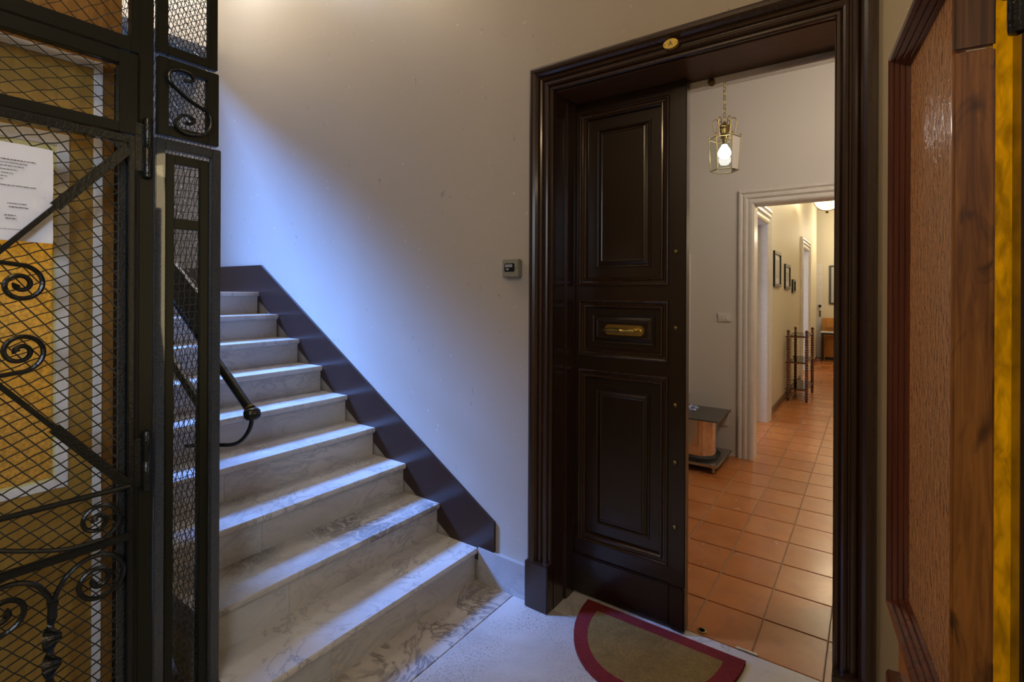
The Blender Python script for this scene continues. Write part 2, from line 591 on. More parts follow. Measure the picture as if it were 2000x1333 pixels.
def obj(name, mb, mat, parent=None, label=None, kind=None, category=None, group=None, fixn=True):
    me = bpy.data.meshes.new(name)
    off = wpos(parent)
    me.from_pydata([(p[0] - off.x, p[1] - off.y, p[2] - off.z) for p in mb.v], [], mb.f)
    if fixn:
        bm = bmesh.new()
        bm.from_mesh(me)
        bmesh.ops.recalc_face_normals(bm, faces=bm.faces)
        bm.to_mesh(me)
        bm.free()
    me.polygons.foreach_set('use_smooth', mb.s)
    if any(mb.s):
        try:
            me.set_sharp_from_angle(angle=R(42))
        except Exception:
            pass
    me.materials.append(M[mat] if isinstance(mat, str) else mat)
    o = bpy.data.objects.new(name, me)
    COL.objects.link(o)
    if parent is not None: o.parent = parent
    if label: o['label'] = label
    if kind: o['kind'] = kind
    if category: o['category'] = category
    if group: o['group'] = group
    return o


def thing(name, loc, label, category=None, kind=None, group=None):
    o = bpy.data.objects.new(name, None)
    o.empty_display_size = 0.1
    COL.objects.link(o)
    o.location = loc
    o['label'] = label
    if category: o['category'] = category
    if kind: o['kind'] = kind
    if group: o['group'] = group
    return o


def struct(name, mb, mat, label=None):
    return obj(name, mb, mat, None, label, 'structure')


# ================================================================== SETTING: landing and stairwell
WY = 2.0            # face of the wall with the flat's door and the stairs
XL, XR, ZT = -1.180, -0.098, 2.365     # door opening
HC = 3.3            # flat's ceiling
b = MB()
b.box(-6.2, XL, WY, 2.25, -0.2, 5.4)
b.box(XR, 1.1, WY, 2.25, -0.2, 5.4)
b.box(XL, XR, WY, 2.25, ZT, 5.4)
struct('wall_front', b, 'wall_stair', 'grey-beige stairwell wall with scuffs round the dark doorway')
b = MB()     # end wall over the upper landing with its window opening
wy0, wy1, wz0, wz1 = -1.45, 0.35, 3.25, 5.0
b.box(-5.75, -5.5, -1.5, wy0, -0.2, 5.4)
b.box(-5.75, -5.5, wy1, 2.0, -0.2, 5.4)
b.box(-5.75, -5.5, wy0, wy1, -0.2, wz0)
b.box(-5.75, -5.5, wy0, wy1, wz1, 5.4)
struct('wall_left', b, 'wall_plain')
struct('wall_right', MB().box(1.0, 1.2, -1.5, 2.0, -0.2, 5.4), 'wall_plain')
struct('wall_back', MB().box(-5.75, 1.2, -1.7, -1.5, -0.2, 5.4), 'wall_plain')
struct('ceiling', MB().box(-5.75, 1.2, -1.7, 2.25, 5.2, 5.4), 'ceiling')
# unseen slab added over the landing to keep window light off the upper wall
struct('ceiling_light_block', MB().box(-4.47, 1.0, -1.5, 1.0, 3.40, 3.58), 'ceiling')

fl = struct('floor', MB().box(-5.5, 1.0, -1.5, 2.0, -0.2, -0.02), 'grout')
obj('travertine_slab', MB().bbox(-1.388, 1.0, -1.5, 2.0, -0.03, 0.0, 0.002), 'travertine', fl, 'pitted pale travertine slab before the stairs and door')
obj('marble_slab', MB().bbox(-1.75, -1.390, -1.5, 2.0, -0.03, 0.0, 0.002), 'slab', fl, 'dark-veined marble slab along the first step')
obj('threshold_slab', MB().bbox(-1.30, 0.02, 2.002, 2.212, -0.03, 0.001, 0.002), 'threshold', fl, 'white marble threshold in the doorway')

# unseen wall added across the stairwell, above head height, to block window light
struct('wall_light_block', MB().box(-4.62, -4.47, -1.5, 2.0, 3.45, 5.2), 'wall_plain')

# marble skirting and brown painted stringer
struct('baseboard_front', MB().prism([(-1.60, 0.0), (-1.315, 0.0), (-1.315, 0.160), (-1.602, 0.166)], 'Y', 1.978, 2.0), 'skirt',
       'grey marble skirting between the first step and the door frame')
struct('baseboard_right', MB().box(0.03, 1.0, 1.985, 2.0, 0, 0.10), 'wall_plain')
poly = [(-1.508, 0.166), (-1.508, 0.311), (-3.684, 1.639), (-5.5, 1.642), (-5.5, 1.40), (-3.74, 1.40), (-1.70, 0.10), (-1.60, 0.10)]
struct('trim_1', MB().prism(poly, 'Y', 1.984, 2.0), 'stringer', 'glossy dark brown painted band on the wall along the stairs')

# ------------------------------------------------------------------ stairs
st = thing('staircase', (-1.6, 1.42, 0), 'straight flight of pale veined marble steps climbing left along the wall', 'staircase')
NX, GO, RI = -1.606, 0.262, 0.160
YS0, YS1 = 0.812, 1.983
for k in range(9):
    x = NX - GO * k
    z = RI * (k + 1)
    back = x - GO - 0.03 if k < 8 else -5.495
    # tread with a rounded nosing
    pr = [(x - 0.004, z), (x, z - 0.006), (x + 0.001, z - 0.018), (x - 0.003, z - 0.027), (x - 0.010, z - 0.032), (back, z - 0.032), (back, z)]
    ve = (k == 1)
    tb = MB().prism(pr, 'Y', YS0, YS1)
    if k == 0:
        tb.prism(pr[:5] + [(-1.733, z - 0.032), (-1.733, z)], 'Y', 0.64, YS0)
    t = obj('tread', tb, 'tread_veined' if ve else 'tread', st,
            'tread of densely dark-veined marble' if ve else None)
    j = 1.16 + random.uniform(-0.03, 0.03)
    rx = x - 0.020
    obj('riser_stone', MB().box(rx - 0.02, rx, YS0 if k else 0.65, j - 0.0008, z - RI, z - 0.032), 'riser_grey', st)
    obj('riser_stone', MB().box(rx - 0.02, rx - 0.0006, j + 0.0008, YS1, z - RI, z - 0.032), 'riser', st)
# mass under the flight
pr = [(-1.66, 0.0)]
for k in range(9):
    x = NX - GO * k - 0.042
    pr += [(x, RI * k), (x, RI * (k + 1) - 0.034)]
pr += [(-5.495, RI * 9 - 0.034), (-5.495, 1.2), (-3.6, 1.0), (-2.0, 0.0)]
obj('stair_slab', MB().prism(pr[1:], 'Y', YS0 + 0.003, YS1 - 0.003), 'riser_grey', st)
# ================================================================== door of the flat
casing_prof = [(0.116, 0.0), (0.116, 0.034), (0.110, 0.044), (0.100, 0.050), (0.088, 0.050), (0.078, 0.044), (0.070, 0.033), (0.066, 0.026),
               (0.062, 0.032), (0.055, 0.036), (0.048, 0.033), (0.044, 0.024), (0.040, 0.024), (0.036, 0.029), (0.028, 0.030), (0.021, 0.026),
               (0.018, 0.018), (0.012, 0.022), (0.004, 0.022), (0.0, 0.016), (0.0, -0.02)]
b = MB()
def path_main(o):
    return [(XL - o, 0.0), (XL - o, ZT + o), (XR + o, ZT + o), (XR + o, 0.0)]
b.casing(path_main, casing_prof, lambda u, v, p: (u, WY - p, v))
b.box(XL - 0.116, XL, WY - 0.002, WY + 0.01, 0, ZT)
b.box(XR, XR + 0.116, WY - 0.002, WY + 0.01, 0, ZT)
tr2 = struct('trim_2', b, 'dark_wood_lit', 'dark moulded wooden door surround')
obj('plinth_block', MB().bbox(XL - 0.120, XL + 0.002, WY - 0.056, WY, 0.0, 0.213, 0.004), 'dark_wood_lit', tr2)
obj('plinth_block', MB().bbox(XR - 0.002, XR + 0.120, WY - 0.056, WY, 0.0, 0.213, 0.004), 'dark_wood_lit', tr2)
b = MB()     # door lining
b.box(XL - 0.015, XL + 0.003, WY + 0.002, 2.27, 0, ZT)
b.box(XR - 0.003, XR + 0.015, WY + 0.002, 2.27, 0, ZT)
obj('head_lining', MB().box(XL - 0.015, XR + 0.015, WY + 0.004, 2.27, ZT - 0.004, ZT + 0.015), 'head_wood_lit', tr2, 'underside of the door head, painted paler brown as if lamplit')
b.box(XL, XL + 0.012, WY + 0.10, WY + 0.178, 0, ZT)
obj('door_lining', b, 'dark_wood_lit', tr2)

LX0, LX1, LY = -1.178, -0.642, 2.185
d1 = thing('door_1', (-0.91, 2.21, 0), 'closed dark lacquered left leaf of the panelled double entrance door', None, 'structure')
b = MB()
b.box(LX0, LX1, LY + 0.016, LY + 0.05, 0.004, ZT - 0.006)
P3 = [(-1.150, -0.716, 0.264, 1.082), (-1.150, -0.716, 1.146, 1.412), (-1.150, -0.716, 1.480, 2.306)]
b.box(LX0, -1.150, LY, LY + 0.017, 0.004, ZT - 0.006)
b.box(-0.716, LX1, LY, LY + 0.017, 0.004, ZT - 0.006)
for z0, z1 in ((0.004, 0.264), (1.082, 1.146), (1.412, 1.480), (2.306, ZT - 0.006)):
    b.box(-1.150, -0.716, LY, LY + 0.017, z0, z1)
obj('leaf_frame', b, 'dark_wood', d1)
mould = [(-0.002, 0.0), (0.0, 0.008), (0.006, 0.010), (0.011, 0.006), (0.013, 0.000), (0.022, -0.001), (0.025, 0.006), (0.031, 0.007), (0.036, 0.001), (0.038, -0.010)]
for (x0, x1, z0, z1) in P3:
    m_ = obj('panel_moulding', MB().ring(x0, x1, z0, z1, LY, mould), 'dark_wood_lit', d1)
    ins = 0.083 if z1 - z0 > 0.5 else 0.062
    fx = 0.092
    pb = MB().ring(x0 + 0.03, x1 - 0.03, z0 + 0.03, z1 - 0.03, LY + 0.012, [(0, 0), (ins - 0.03, 0.0), (ins - 0.028, 0.005), (ins - 0.022, 0.005), (ins - 0.016, 0.001),
                                                                              (ins - 0.004, 0.010), (ins + 0.002, 0.011), (ins + 0.006, 0.009)])
    k = ins + 0.006
    pb.plate(x0 + 0.03 + k, x1 - 0.03 - k, z0 + 0.03 + k, z1 - 0.03 - k, LY + 0.012 - 0.009)
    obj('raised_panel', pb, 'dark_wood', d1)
obj('kick_board', MB().bbox(LX0 + 0.002, -0.704, LY - 0.012, LY + 0.001, 0.006, 0.190, 0.005), 'dark_wood', d1)
ast = obj('meeting_stile', MB().bbox(-0.702, LX1 + 0.004, LY - 0.010, LY + 0.001, 0.190, ZT - 0.01, 0.004), 'dark_wood', d1)
obj('kick_board', MB().bbox(-0.702, LX1 + 0.004, LY - 0.018, LY + 0.001, 0.006, 0.190, 0.005), 'dark_wood', d1)
for z in (0.442, 0.721, 0.966, 1.297, 1.624):
    obj('dome_bolt', MB().lathe((-0.681, LY - 0.0095, z), [(0.011, 0.0), (0.0105, -0.003), (0.008, -0.0065), (0.004, -0.0085), (0.0005, -0.009)], 12, 'Y'), 'brass_dark', d1, 'small dull brass dome bolt')
# brass handle plate and lever
hp = []
for cx, a0 in ((-0.842, -90), (-0.996, 90)):
    for q in range(7):
        a = R(a0 + 30 * q)
        rr = 0.0235 if cx > -0.9 else 0.017
        hp.append((cx + 0.018 * math.cos(a), 1.276 + 0.0235 * math.sin(a)))
hpl = obj('handle_plate', MB().prism(hp, 'Y', LY - 0.004, LY + 0.004), 'brass', d1, 'horizontal gold brass handle plate')
lv = MB().tube([(-0.866, LY - 0.004, 1.277), (-0.866, LY - 0.034, 1.277)], 0.010, 12)
lv.tube([(-0.860, LY - 0.036, 1.277), (-0.880, LY - 0.040, 1.276), (-0.895, LY - 0.040, 1.274), (-0.915, LY - 0.040, 1.277), (-0.922, LY - 0.040, 1.277),
         (-0.926, LY - 0.040, 1.277), (-0.965, LY - 0.040, 1.277), (-0.985, LY - 0.040, 1.277), (-0.988, LY - 0.040, 1.277), (-1.004, LY - 0.040, 1.277)],
        [0.010, 0.009, 0.007, 0.008, 0.0105, 0.0085, 0.0085, 0.0085, 0.0075, 0.004], 12)
obj('lever_handle', lv, 'brass', hpl)
obj('keyhole_cover', MB().lathe((-0.842, LY - 0.004, 1.276), [(0.008, 0.0), (0.008, -0.004), (0.005, -0.006), (0.001, -0.006)], 12, 'Y'), 'brass', hpl)

# right leaf, open into the flat behind the right jamb
d2 = thing('door_2', (-0.11, 2.24, 0), 'right leaf of the entrance door folded back into the hall, only its edge showing', None, 'structure')
b = MB().box(-0.103, -0.058, 2.275, 2.80, 0.005, ZT - 0.006)
obj('leaf_frame', b, 'dark_wood', d2)
obj('lock_plate', MB().box(-0.106, -0.102, 2.28, 2.30, 0.25, 0.55), 'steel', d2)
# floor socket for the bolt and small keeps in the threshold, bolt rail under the door head
hb = MB().lathe((-0.585, 2.245, 0.0), [(0.020, 0.0), (0.020, 0.003), (0.012, 0.004), (0.011, -0.002), (0.0005, -0.002)], 20)
obj('bolt_socket', hb, 'brass_dark', None, 'small round metal bolt socket in the hall floor by the threshold', None, 'bolt socket')
obj('threshold_keep', MB().bbox(-0.445, -0.365, 2.213, 2.226, 0.0, 0.006, 0.002), 'steel', None, 'short steel keep plate at the tile edge of the threshold', None, 'door keep')
br = thing('bolt_rail', (-0.40, 2.255, ZT - 0.03), 'slim pale metal rail with a catch under the door head', 'bolt rail')
obj('rail', MB().bbox(-0.655, XR - 0.005, 2.24, 2.262, ZT - 0.028, ZT - 0.006, 0.003), 'trim_white', br)
obj('catch', MB().lathe((-0.555, 2.244, ZT - 0.020), [(0.002, -0.008), (0.014, -0.006), (0.016, 0.0), (0.016, 0.01)], 14, 'Y'), 'brass_dark', br, 'round brass catch')

# oval plate with the letter A on the door head
pl = thing('door_letter_plate', (-0.636, 1.955, 2.413), 'small oval gold plate with a black letter A on the door head', 'letter plate')
el = [(-0.636 + 0.029 * math.cos(2 * PI * q / 28), 2.413 + 0.0185 * math.sin(2 * PI * q / 28)) for q in range(28)]
obj('plate', MB().prism(el, 'Y', 1.951, 1.968), 'gold_plate', pl)
def text_mesh(s, size, depth):
    cu = bpy.data.curves.new('t', 'FONT')
    cu.body = s
    cu.size = size
    cu.extrude = depth
    cu.align_x = 'CENTER'
    cu.align_y = 'CENTER'
    o = bpy.data.objects.new('t', cu)
    COL.objects.link(o)
    bpy.context.view_layer.update()
    me = bpy.data.meshes.new_from_object(o.evaluated_get(bpy.context.evaluated_depsgraph_get()))
    mb = MB().add([v.co for v in me.vertices], [tuple(p.vertices) for p in me.polygons])
    bpy.data.objects.remove(o)
    bpy.data.meshes.remove(me)
    return mb
lt = text_mesh('A', 0.024, 0.0008)
lt.xform(lambda p: Vector((-0.636 + p.x, 1.9505 - p.z, 2.413 + p.y)))
obj('letter', lt, 'ink', pl, 'black letter A', fixn=False)
for sx in (-0.024, 0.024):
    obj('rivet', MB().lathe((-0.636 + sx, 1.951, 2.413), [(0.0025, 0), (0.002, -0.0015), (0.0003, -0.002)], 8, 'Y'), 'brass_dark', pl)

# bell box on the wall
bb = thing('doorbell', (-1.40, 1.98, 1.56), 'small grey plastic bell box with black name window on the stair wall', 'doorbell')
obj('housing', MB().bbox(-1.452, -1.356, 1.966, 2.0, 1.519, 1.604, 0.004), 'plastic', bb)
nw = obj('name_window', MB().bbox(-1.437, -1.378, 1.962, 1.968, 1.545, 1.585, 0.003), 'black_plastic', bb, 'black name window')
obj('name_card', MB().bbox(-1.430, -1.388, 1.9605, 1.9635, 1.566, 1.580, 0.0008), 'grey_label', nw)
obj('bell_button', MB().bbox(-1.424, -1.408, 1.959, 1.963, 1.552, 1.561, 0.001), 'grey_label', bb, 'small pale push button')
obj('screw', MB().lathe((-1.367, 1.966, 1.562), [(0.004, 0), (0.003, -0.002), (0.0004, -0.002)], 10, 'Y'), 'steel', bb)

# door mat
def half_mat(cx, cy, a, d, sc=1.0, n=28):
    # half oval with rounded corners, straight side towards the door
    pts = []
    for q in range(n + 1):
        t = PI * q / n
        pts.append((cx + a * math.copysign(abs(math.cos(t)) ** 0.94, math.cos(t)), cy - d * abs(math.sin(t)) ** 0.98))
    return pts
mt = thing('doormat', (-0.735, 2.0, 0.001), 'half-round coir doormat with a dark red border before the door', 'doormat')
outer = half_mat(-0.732, 2.140, 0.340, 0.430)
inner = half_mat(-0.732, 2.086, 0.268, 0.322)
b = MB()
n_ = len(outer)
zt_ = 0.016
vs_ = [(x, y, zt_) for x, y in outer] + [(x, y, zt_) for x, y in inner] + [(x, y, 0.001) for x, y in outer] + [(x, y, 0.006) for x, y in inner]
fs_ = []
for i in range(n_):
    j = (i + 1) % n_
    fs_ += [(i, j, n_ + j, n_ + i), (2 * n_ + i, 2 * n_ + j, j, i), (n_ + i, n_ + j, 3 * n_ + j, 3 * n_ + i)]
b.add(vs_, fs_)
obj('border', b, 'coir_red', mt, 'dark red border')
obj('pile', MB().prism(inner, 'Z', 0.003, 0.0155), 'coir', mt, 'tan coir pile')

# ================================================================== lift cage
GX = -1.75
cg = thing('lift_cage', (GX, 0.65, 0), 'black iron lift shaft cage with wire mesh and scrollwork left of the stairs', 'lift cage')


def mesh_panel(org, U, V, u0, u1, v0, v1, a1, a2, s1, s2, r, crimp, n=4):
    """two families of crimped wires clipped to a rectangle"""
    b = MB()
    org, U, V = Vector(org), Vector(U), Vector(V)
    N = U.cross(V)
    for fam, (ang, sp) in enumerate(((a1, s1), (a2, s2))):
        d = Vector((math.cos(R(ang)), math.sin(R(ang))))
        nn = Vector((-d.y, d.x))
        cs = [Vector((u, v)).dot(nn) for u in (u0, u1) for v in (v0, v1)]
        k = math.ceil(min(cs) / sp)
        while k * sp < max(cs):
            p0 = nn * (k * sp)
            lo, hi = -1e9, 1e9
            for c, dc, a, bb_ in ((p0.x, d.x, u0, u1), (p0.y, d.y, v0, v1)):
                if abs(dc) < 1e-6: continue
                t1, t2 = (a - c) / dc, (bb_ - c) / dc
                lo, hi = max(lo, min(t1, t2)), min(hi, max(t1, t2))
            if hi - lo > 0.004:
                o2 = s2 if fam == 0 else s1
                m = max(2, int((hi - lo) / (o2 * 0.5)) + 1)
                pts = []
                for i in range(m + 1):
                    t = lo + (hi - lo) * i / m
                    q = p0 + d * t
                    ph = math.sin(PI * t / o2 + k * PI)
                    q2 = q + nn * (crimp * ph if fam == 1 else crimp * 0.25 * ph)
                    h = 0.0012 * ph * (1 if fam else -1)
                    pts.append(org + U * q2.x + V * q2.y + N * h)
                b.tube(pts, r, n, False)
            k += 1
    return b


def rect_frame(b, y0, y1, z0, z1, wl, wr, wb, wt, x, thk):
    """frame of flat bars in the plane x, from outer rectangle and member widths"""
    b.bbox(x - thk / 2, x + thk / 2, y0, y0 + wl, z0, z1, 0.002)
    b.bbox(x - thk / 2, x + thk / 2, y1 - wr, y1, z0, z1, 0.002)
    if wb: b.bbox(x - thk / 2, x + thk / 2, y0 + wl, y1 - wr, z0, z0 + wb, 0.002)
    if wt: b.bbox(x - thk / 2, x + thk / 2, y0 + wl, y1 - wr, z1 - wt, z1, 0.002)


YU, ZV = (0, 1, 0), (0, 0, 1)
A1, A2, S1, S2, WR = -52, 22, 0.029, 0.0255, 0.0019
# main post
obj('post', MB().bbox(GX - 0.03, GX + 0.012, 0.574, 0.612, 0, 2.95, 0.003), 'iron_olive', cg)
# tall narrow side panel
b = MB()
rect_frame(b, 0.617, 0.803, 0.0, 1.907, 0.026, 0.028, 0.03, 0.030, GX, 0.026)
obj('outer_frame', b, 'iron_lumpy', cg, 'glossy lumpy black frame of the tall side panel')
b = MB()
rect_frame(b, 0.648, 0.774, 0.03, 1.868, 0.026, 0.027, 0.03, 0.028, GX - 0.012, 0.016)
b.bbox(GX - 0.024, GX - 0.008, 0.674, 0.747, 1.640, 1.672, 0.002)
obj('inner_frame', b, 'iron_olive', cg)
obj('wire_mesh', mesh_panel((GX - 0.014, 0, 0), YU, ZV, 0.672, 0.749, 0.05, 1.842, 4, 88, 0.0225, 0.0160, 0.0012, 0.0022), 'wire', cg, None, 'stuff')
# scroll panel
b = MB()
rect_frame(b, 0.624, 0.796, 1.918, 2.154, 0.028, 0.034, 0.032, 0.030, GX, 0.024)
obj('scroll_frame', b, 'iron_olive', cg)
obj('wire_mesh', mesh_panel((GX - 0.006, 0, 0), YU, ZV, 0.650, 0.764, 1.948, 2.126, -58, 36, 0.0125, 0.0125, 0.0011, 0.0015), 'wire', cg, None, 'stuff')
# upper panel
b = MB()
rect_frame(b, 0.622, 0.792, 2.164, 2.95, 0.028, 0.026, 0.028, 0.03, GX, 0.024)
obj('upper_frame', b, 'iron_olive', cg)
obj('wire_mesh', mesh_panel((GX - 0.006, 0, 0), YU, ZV, 0.648, 0.768, 2.190, 2.93, -58, 36, 0.0145, 0.0145, 0.0011, 0.0015), 'wire', cg, None, 'stuff')
# upper wide panel over the gate
b = MB()
rect_frame(b, -0.45, 0.612, 2.137, 2.95, 0.03, 0.056, 0.042, 0.03, GX - 0.004, 0.028)
obj('head_frame', b, 'iron_olive', cg)
obj('wire_mesh', mesh_panel((GX - 0.006, 0, 0), YU, ZV, -0.42, 0.558, 2.178, 2.93, -46, 40, 0.030, 0.030, 0.00125, 0.0014), 'wire', cg, None, 'stuff')
# transom panel
b = MB()
rect_frame(b, -0.45, 0.570, 1.898, 2.130, 0.03, 0.045, 0.030, 0.038, GX + 0.004, 0.03)
obj('transom_frame', b, 'iron_olive', cg)
obj('wire_mesh', mesh_panel((GX, 0, 0), YU, ZV, -0.42, 0.527, 1.926, 2.094, -36, 24, 0.030, 0.027, 0.00135, 0.0014), 'wire', cg, None, 'stuff')


def spiral(c, r0, r1, a0, turns, sign, n=64, pw=1.0):
    """scroll in the y,z plane at x = GX+0.03"""
    out = []
    for i in range(n + 1):
        t = i / n
        a = R(a0) + sign * turns * 2 * PI * t
        r = r0 + (r1 - r0) * t ** pw
        out.append((GX + 0.026, c[0] + r * math.cos(a), c[1] + r * math.sin(a)))
    return out


def smooth(pts, n=8):
    """Catmull-Rom through points"""
    P = [Vector(p) for p in pts]
    P = [P[0] * 2 - P[1]] + P + [P[-1] * 2 - P[-2]]
    out = []
    for i in range(1, len(P) - 2):
        for k in range(n):
            t = k / n
            a, b_, c, d = P[i - 1], P[i], P[i + 1], P[i + 2]
            out.append(0.5 * ((2 * b_) + (c - a) * t + (2 * a - 5 * b_ + 4 * c - d) * t * t + (3 * b_ - a - 3 * c + d) * t ** 3))
    out.append(P[-2])
    return out


# S scroll of the small panel
SS = [(0.689, 2.097), (0.71, 2.099), (0.715, 2.111), (0.703, 2.123), (0.675, 2.124), (0.652, 2.111), (0.647, 2.091), (0.657, 2.072), (0.696, 2.044), (0.731, 2.028),
      (0.757, 2.016), (0.766, 1.993), (0.761, 1.962), (0.739, 1.942), (0.697, 1.934), (0.669, 1.947), (0.666, 1.967), (0.683, 1.986), (0.703, 1.990), (0.717, 1.980), (0.709, 1.967), (0.693, 1.967)]
b = MB()
for thk in (-0.004, 0.0, 0.004):
    b.tube(smooth([(GX + 0.022 + thk, y, z) for y, z in SS], 6), 0.0044, 8)
obj('scroll', b, 'iron', cg)
# hinges
for z0, z1 in ((1.775, 1.955), (0.86, 1.04), (0.10, 0.28)):
    b = MB().lathe((GX + 0.022, 0.594, z0), [(0.004, 0), (0.011, 0.004), (0.0125, 0.01), (0.0125, (z1 - z0) * 0.5 - 0.002), (0.011, (z1 - z0) * 0.5), (0.0125, (z1 - z0) * 0.5 + 0.002),
                                             (0.0125, z1 - z0 - 0.012), (0.009, z1 - z0 - 0.003), (0.003, z1 - z0)], 12)
    b.bbox(GX + 0.008, GX + 0.020, 0.562, 0.592, z0 + 0.02, z1 - 0.02, 0.002)
    obj('hinge', b, 'iron', cg)
# side of the cage along the stairs: mesh, raking bar, back post
CY_ = 0.790
b = MB().bbox(-1.84, -1.80, CY_ - 0.02, CY_ + 0.015, 0, 1.12, 0.003)
obj('side_post', b, 'iron', cg)
obj('side_post', MB().bbox(-3.10, -3.06, CY_ - 0.02, CY_ + 0.02, 0, 2.95, 0.003), 'iron', cg)
obj('raking_bar', MB().bar((-1.78, CY_, 1.33), (-3.06, CY_, 2.06), 0.115, 0.012), 'iron', cg, 'wide sloping flat bar on the stair side')
obj('raking_bar', MB().bar((-1.78, CY_, 1.02), (-3.06, CY_, 1.78), 0.035, 0.012), 'iron', cg)
obj('top_rail', MB().bbox(-3.06, -1.765, CY_ - 0.015, CY_ + 0.015, 2.92, 2.95, 0.002), 'iron', cg)
obj('wire_mesh', mesh_panel((0, CY_ - 0.004, 0), (-1, 0, 0), ZV, 1.77, 3.06, 0.25, 2.92, -58, 36, 0.030, 0.030, 0.0012, 0.0014), 'wire', cg, None, 'stuff')

# the gate leaf of the lift
gt = thing('lift_gate', (GX, 0.15, 0), 'black iron lift gate with crossed bars, spirals and a hung paper notice', 'gate')
b = MB()
rect_frame(b, -0.25, 0.562, 0.05, 1.893, 0.02, 0.014, 0.03, 0.022, GX + 0.006, 0.03)
obj('gate_frame', b, 'iron', gt)
b = MB().bbox(GX - 0.012, GX + 0.002, 0.531, 0.548, 0.06, 1.872, 0.002)
obj('inner_stile', b, 'iron_lumpy', gt)
b = MB()
arc = [(0.548, 1.872)]
for q in range(9):
    a = R(90 * q / 8)
    arc.append((0.486 + 0.062 * math.cos(a) * 1.0, 1.81 + 0.062 * math.sin(a)))
b.prism(arc, 'X', GX - 0.004, GX + 0.012)
obj('corner_web', b, 'iron', gt)
obj('wire_mesh', mesh_panel((GX, 0, 0), YU, ZV, -0.235, 0.534, 0.08, 1.873, A1, A2, S1, S2, WR, 0.0016), 'wire', gt, None, 'stuff')
FX = GX + 0.024
xc, zc = 0.15, 1.383
for dy, dz in ((0.395, 0.470), (0.395, -0.487), (-0.395, 0.470), (-0.395, -0.487)):
    e = Vector((FX, xc + dy, zc + dz))
    s_ = Vector((FX, xc, zc))
    # flat bar that tapers and turns towards its ends
    b = MB().bar(s_, s_ + (e - s_) * 0.60, 0.016, 0.012, (1, 0, 0))
    v0 = len(b.v)
    b.bar(s_ + (e - s_) * 0.60, e, 0.008, 0.026, (1, 0, 0))
    obj('cross_bar', b, 'iron', gt)
obj('rail', MB().tube([(FX, -0.24, 0.892), (FX, 0.552, 0.890)], 0.0075, 10), 'iron', gt)
obj('rail', MB().bbox(FX - 0.006, FX + 0.008, -0.24, 0.556, 0.738, 0.760, 0.003), 'iron', gt)


def scroll_obj(pts, r=0.0058):
    rs = []
    n = len(pts)
    for i in range(n):
        t = i / (n - 1)
        rs.append(r if t < 0.9 else r * (1 + 0.7 * (t - 0.9) / 0.1))
    obj('scroll', MB().tube(pts, rs, 8), 'iron', gt)


def S3(*a): return [(GX + 0.026, y, z) for y, z in a]
sp = spiral((0.322, 1.462), 0.049, 0.007, 80, 1.75, -1, 70, 0.8)
scroll_obj(smooth(S3((0.165, 1.44), (0.20, 1.495), (0.26, 1.516)) + [sp[0]], 6)[:-1] + sp)
sp = spiral((0.322, 1.296), 0.052, 0.007, -80, 1.75, 1, 70, 0.8)
scroll_obj(smooth(S3((0.165, 1.325), (0.20, 1.262), (0.26, 1.240)) + [sp[0]], 6)[:-1] + sp)
sp = spiral((0.478, 0.818), 0.056, 0.007, -80, 1.7, 1, 70, 0.8)
scroll_obj(smooth(S3((0.15, 0.868), (0.24, 0.835), (0.33, 0.796), (0.41, 0.768)) + [sp[0]], 6)[:-1] + sp)
for mir in (1, -1):
    sp = spiral((0.385 + 0.094 * mir, 0.655), 0.078, 0.007, 150 if mir > 0 else 30, 2.0, -mir, 84, 0.8)
    st_ = S3((0.385 + 0.004 * mir, 0.60), (0.385 + 0.004 * mir, 0.64), (0.385 + 0.010 * mir, 0.665))
    scroll_obj(smooth(st_ + [sp[0]], 6)[:-1] + sp, 0.0065)
obj('collar', MB().bbox(FX - 0.008, FX + 0.012, 0.374, 0.396, 0.630, 0.645, 0.003), 'iron', gt)
# twisted flat bar
vs_, fs_ = [], []
N_ = 90
for i in range(N_ + 1):
    z = 0.640 - 0.50 * i / N_
    t = (0.640 - z)
    wd = 0.007 + 0.0125 * min(1, max(0, (t - 0.03) / 0.04))
    a = PI * max(0, t - 0.03) / 0.068
    for sx, sy in ((-1, -1), (1, -1), (1, 1), (-1, 1)):
        px, py = sx * 0.004, sy * wd
        vs_.append((FX + px * math.cos(a) - py * math.sin(a), 0.385 + px * math.sin(a) + py * math.cos(a), z))
for i in range(N_):
    for k in range(4):
        k2 = (k + 1) % 4
        fs_.append((i * 4 + k, i * 4 + k2, i * 4 + 4 + k2, i * 4 + 4 + k))
obj('twisted_bar', MB().add(vs_, fs_), 'iron', gt)

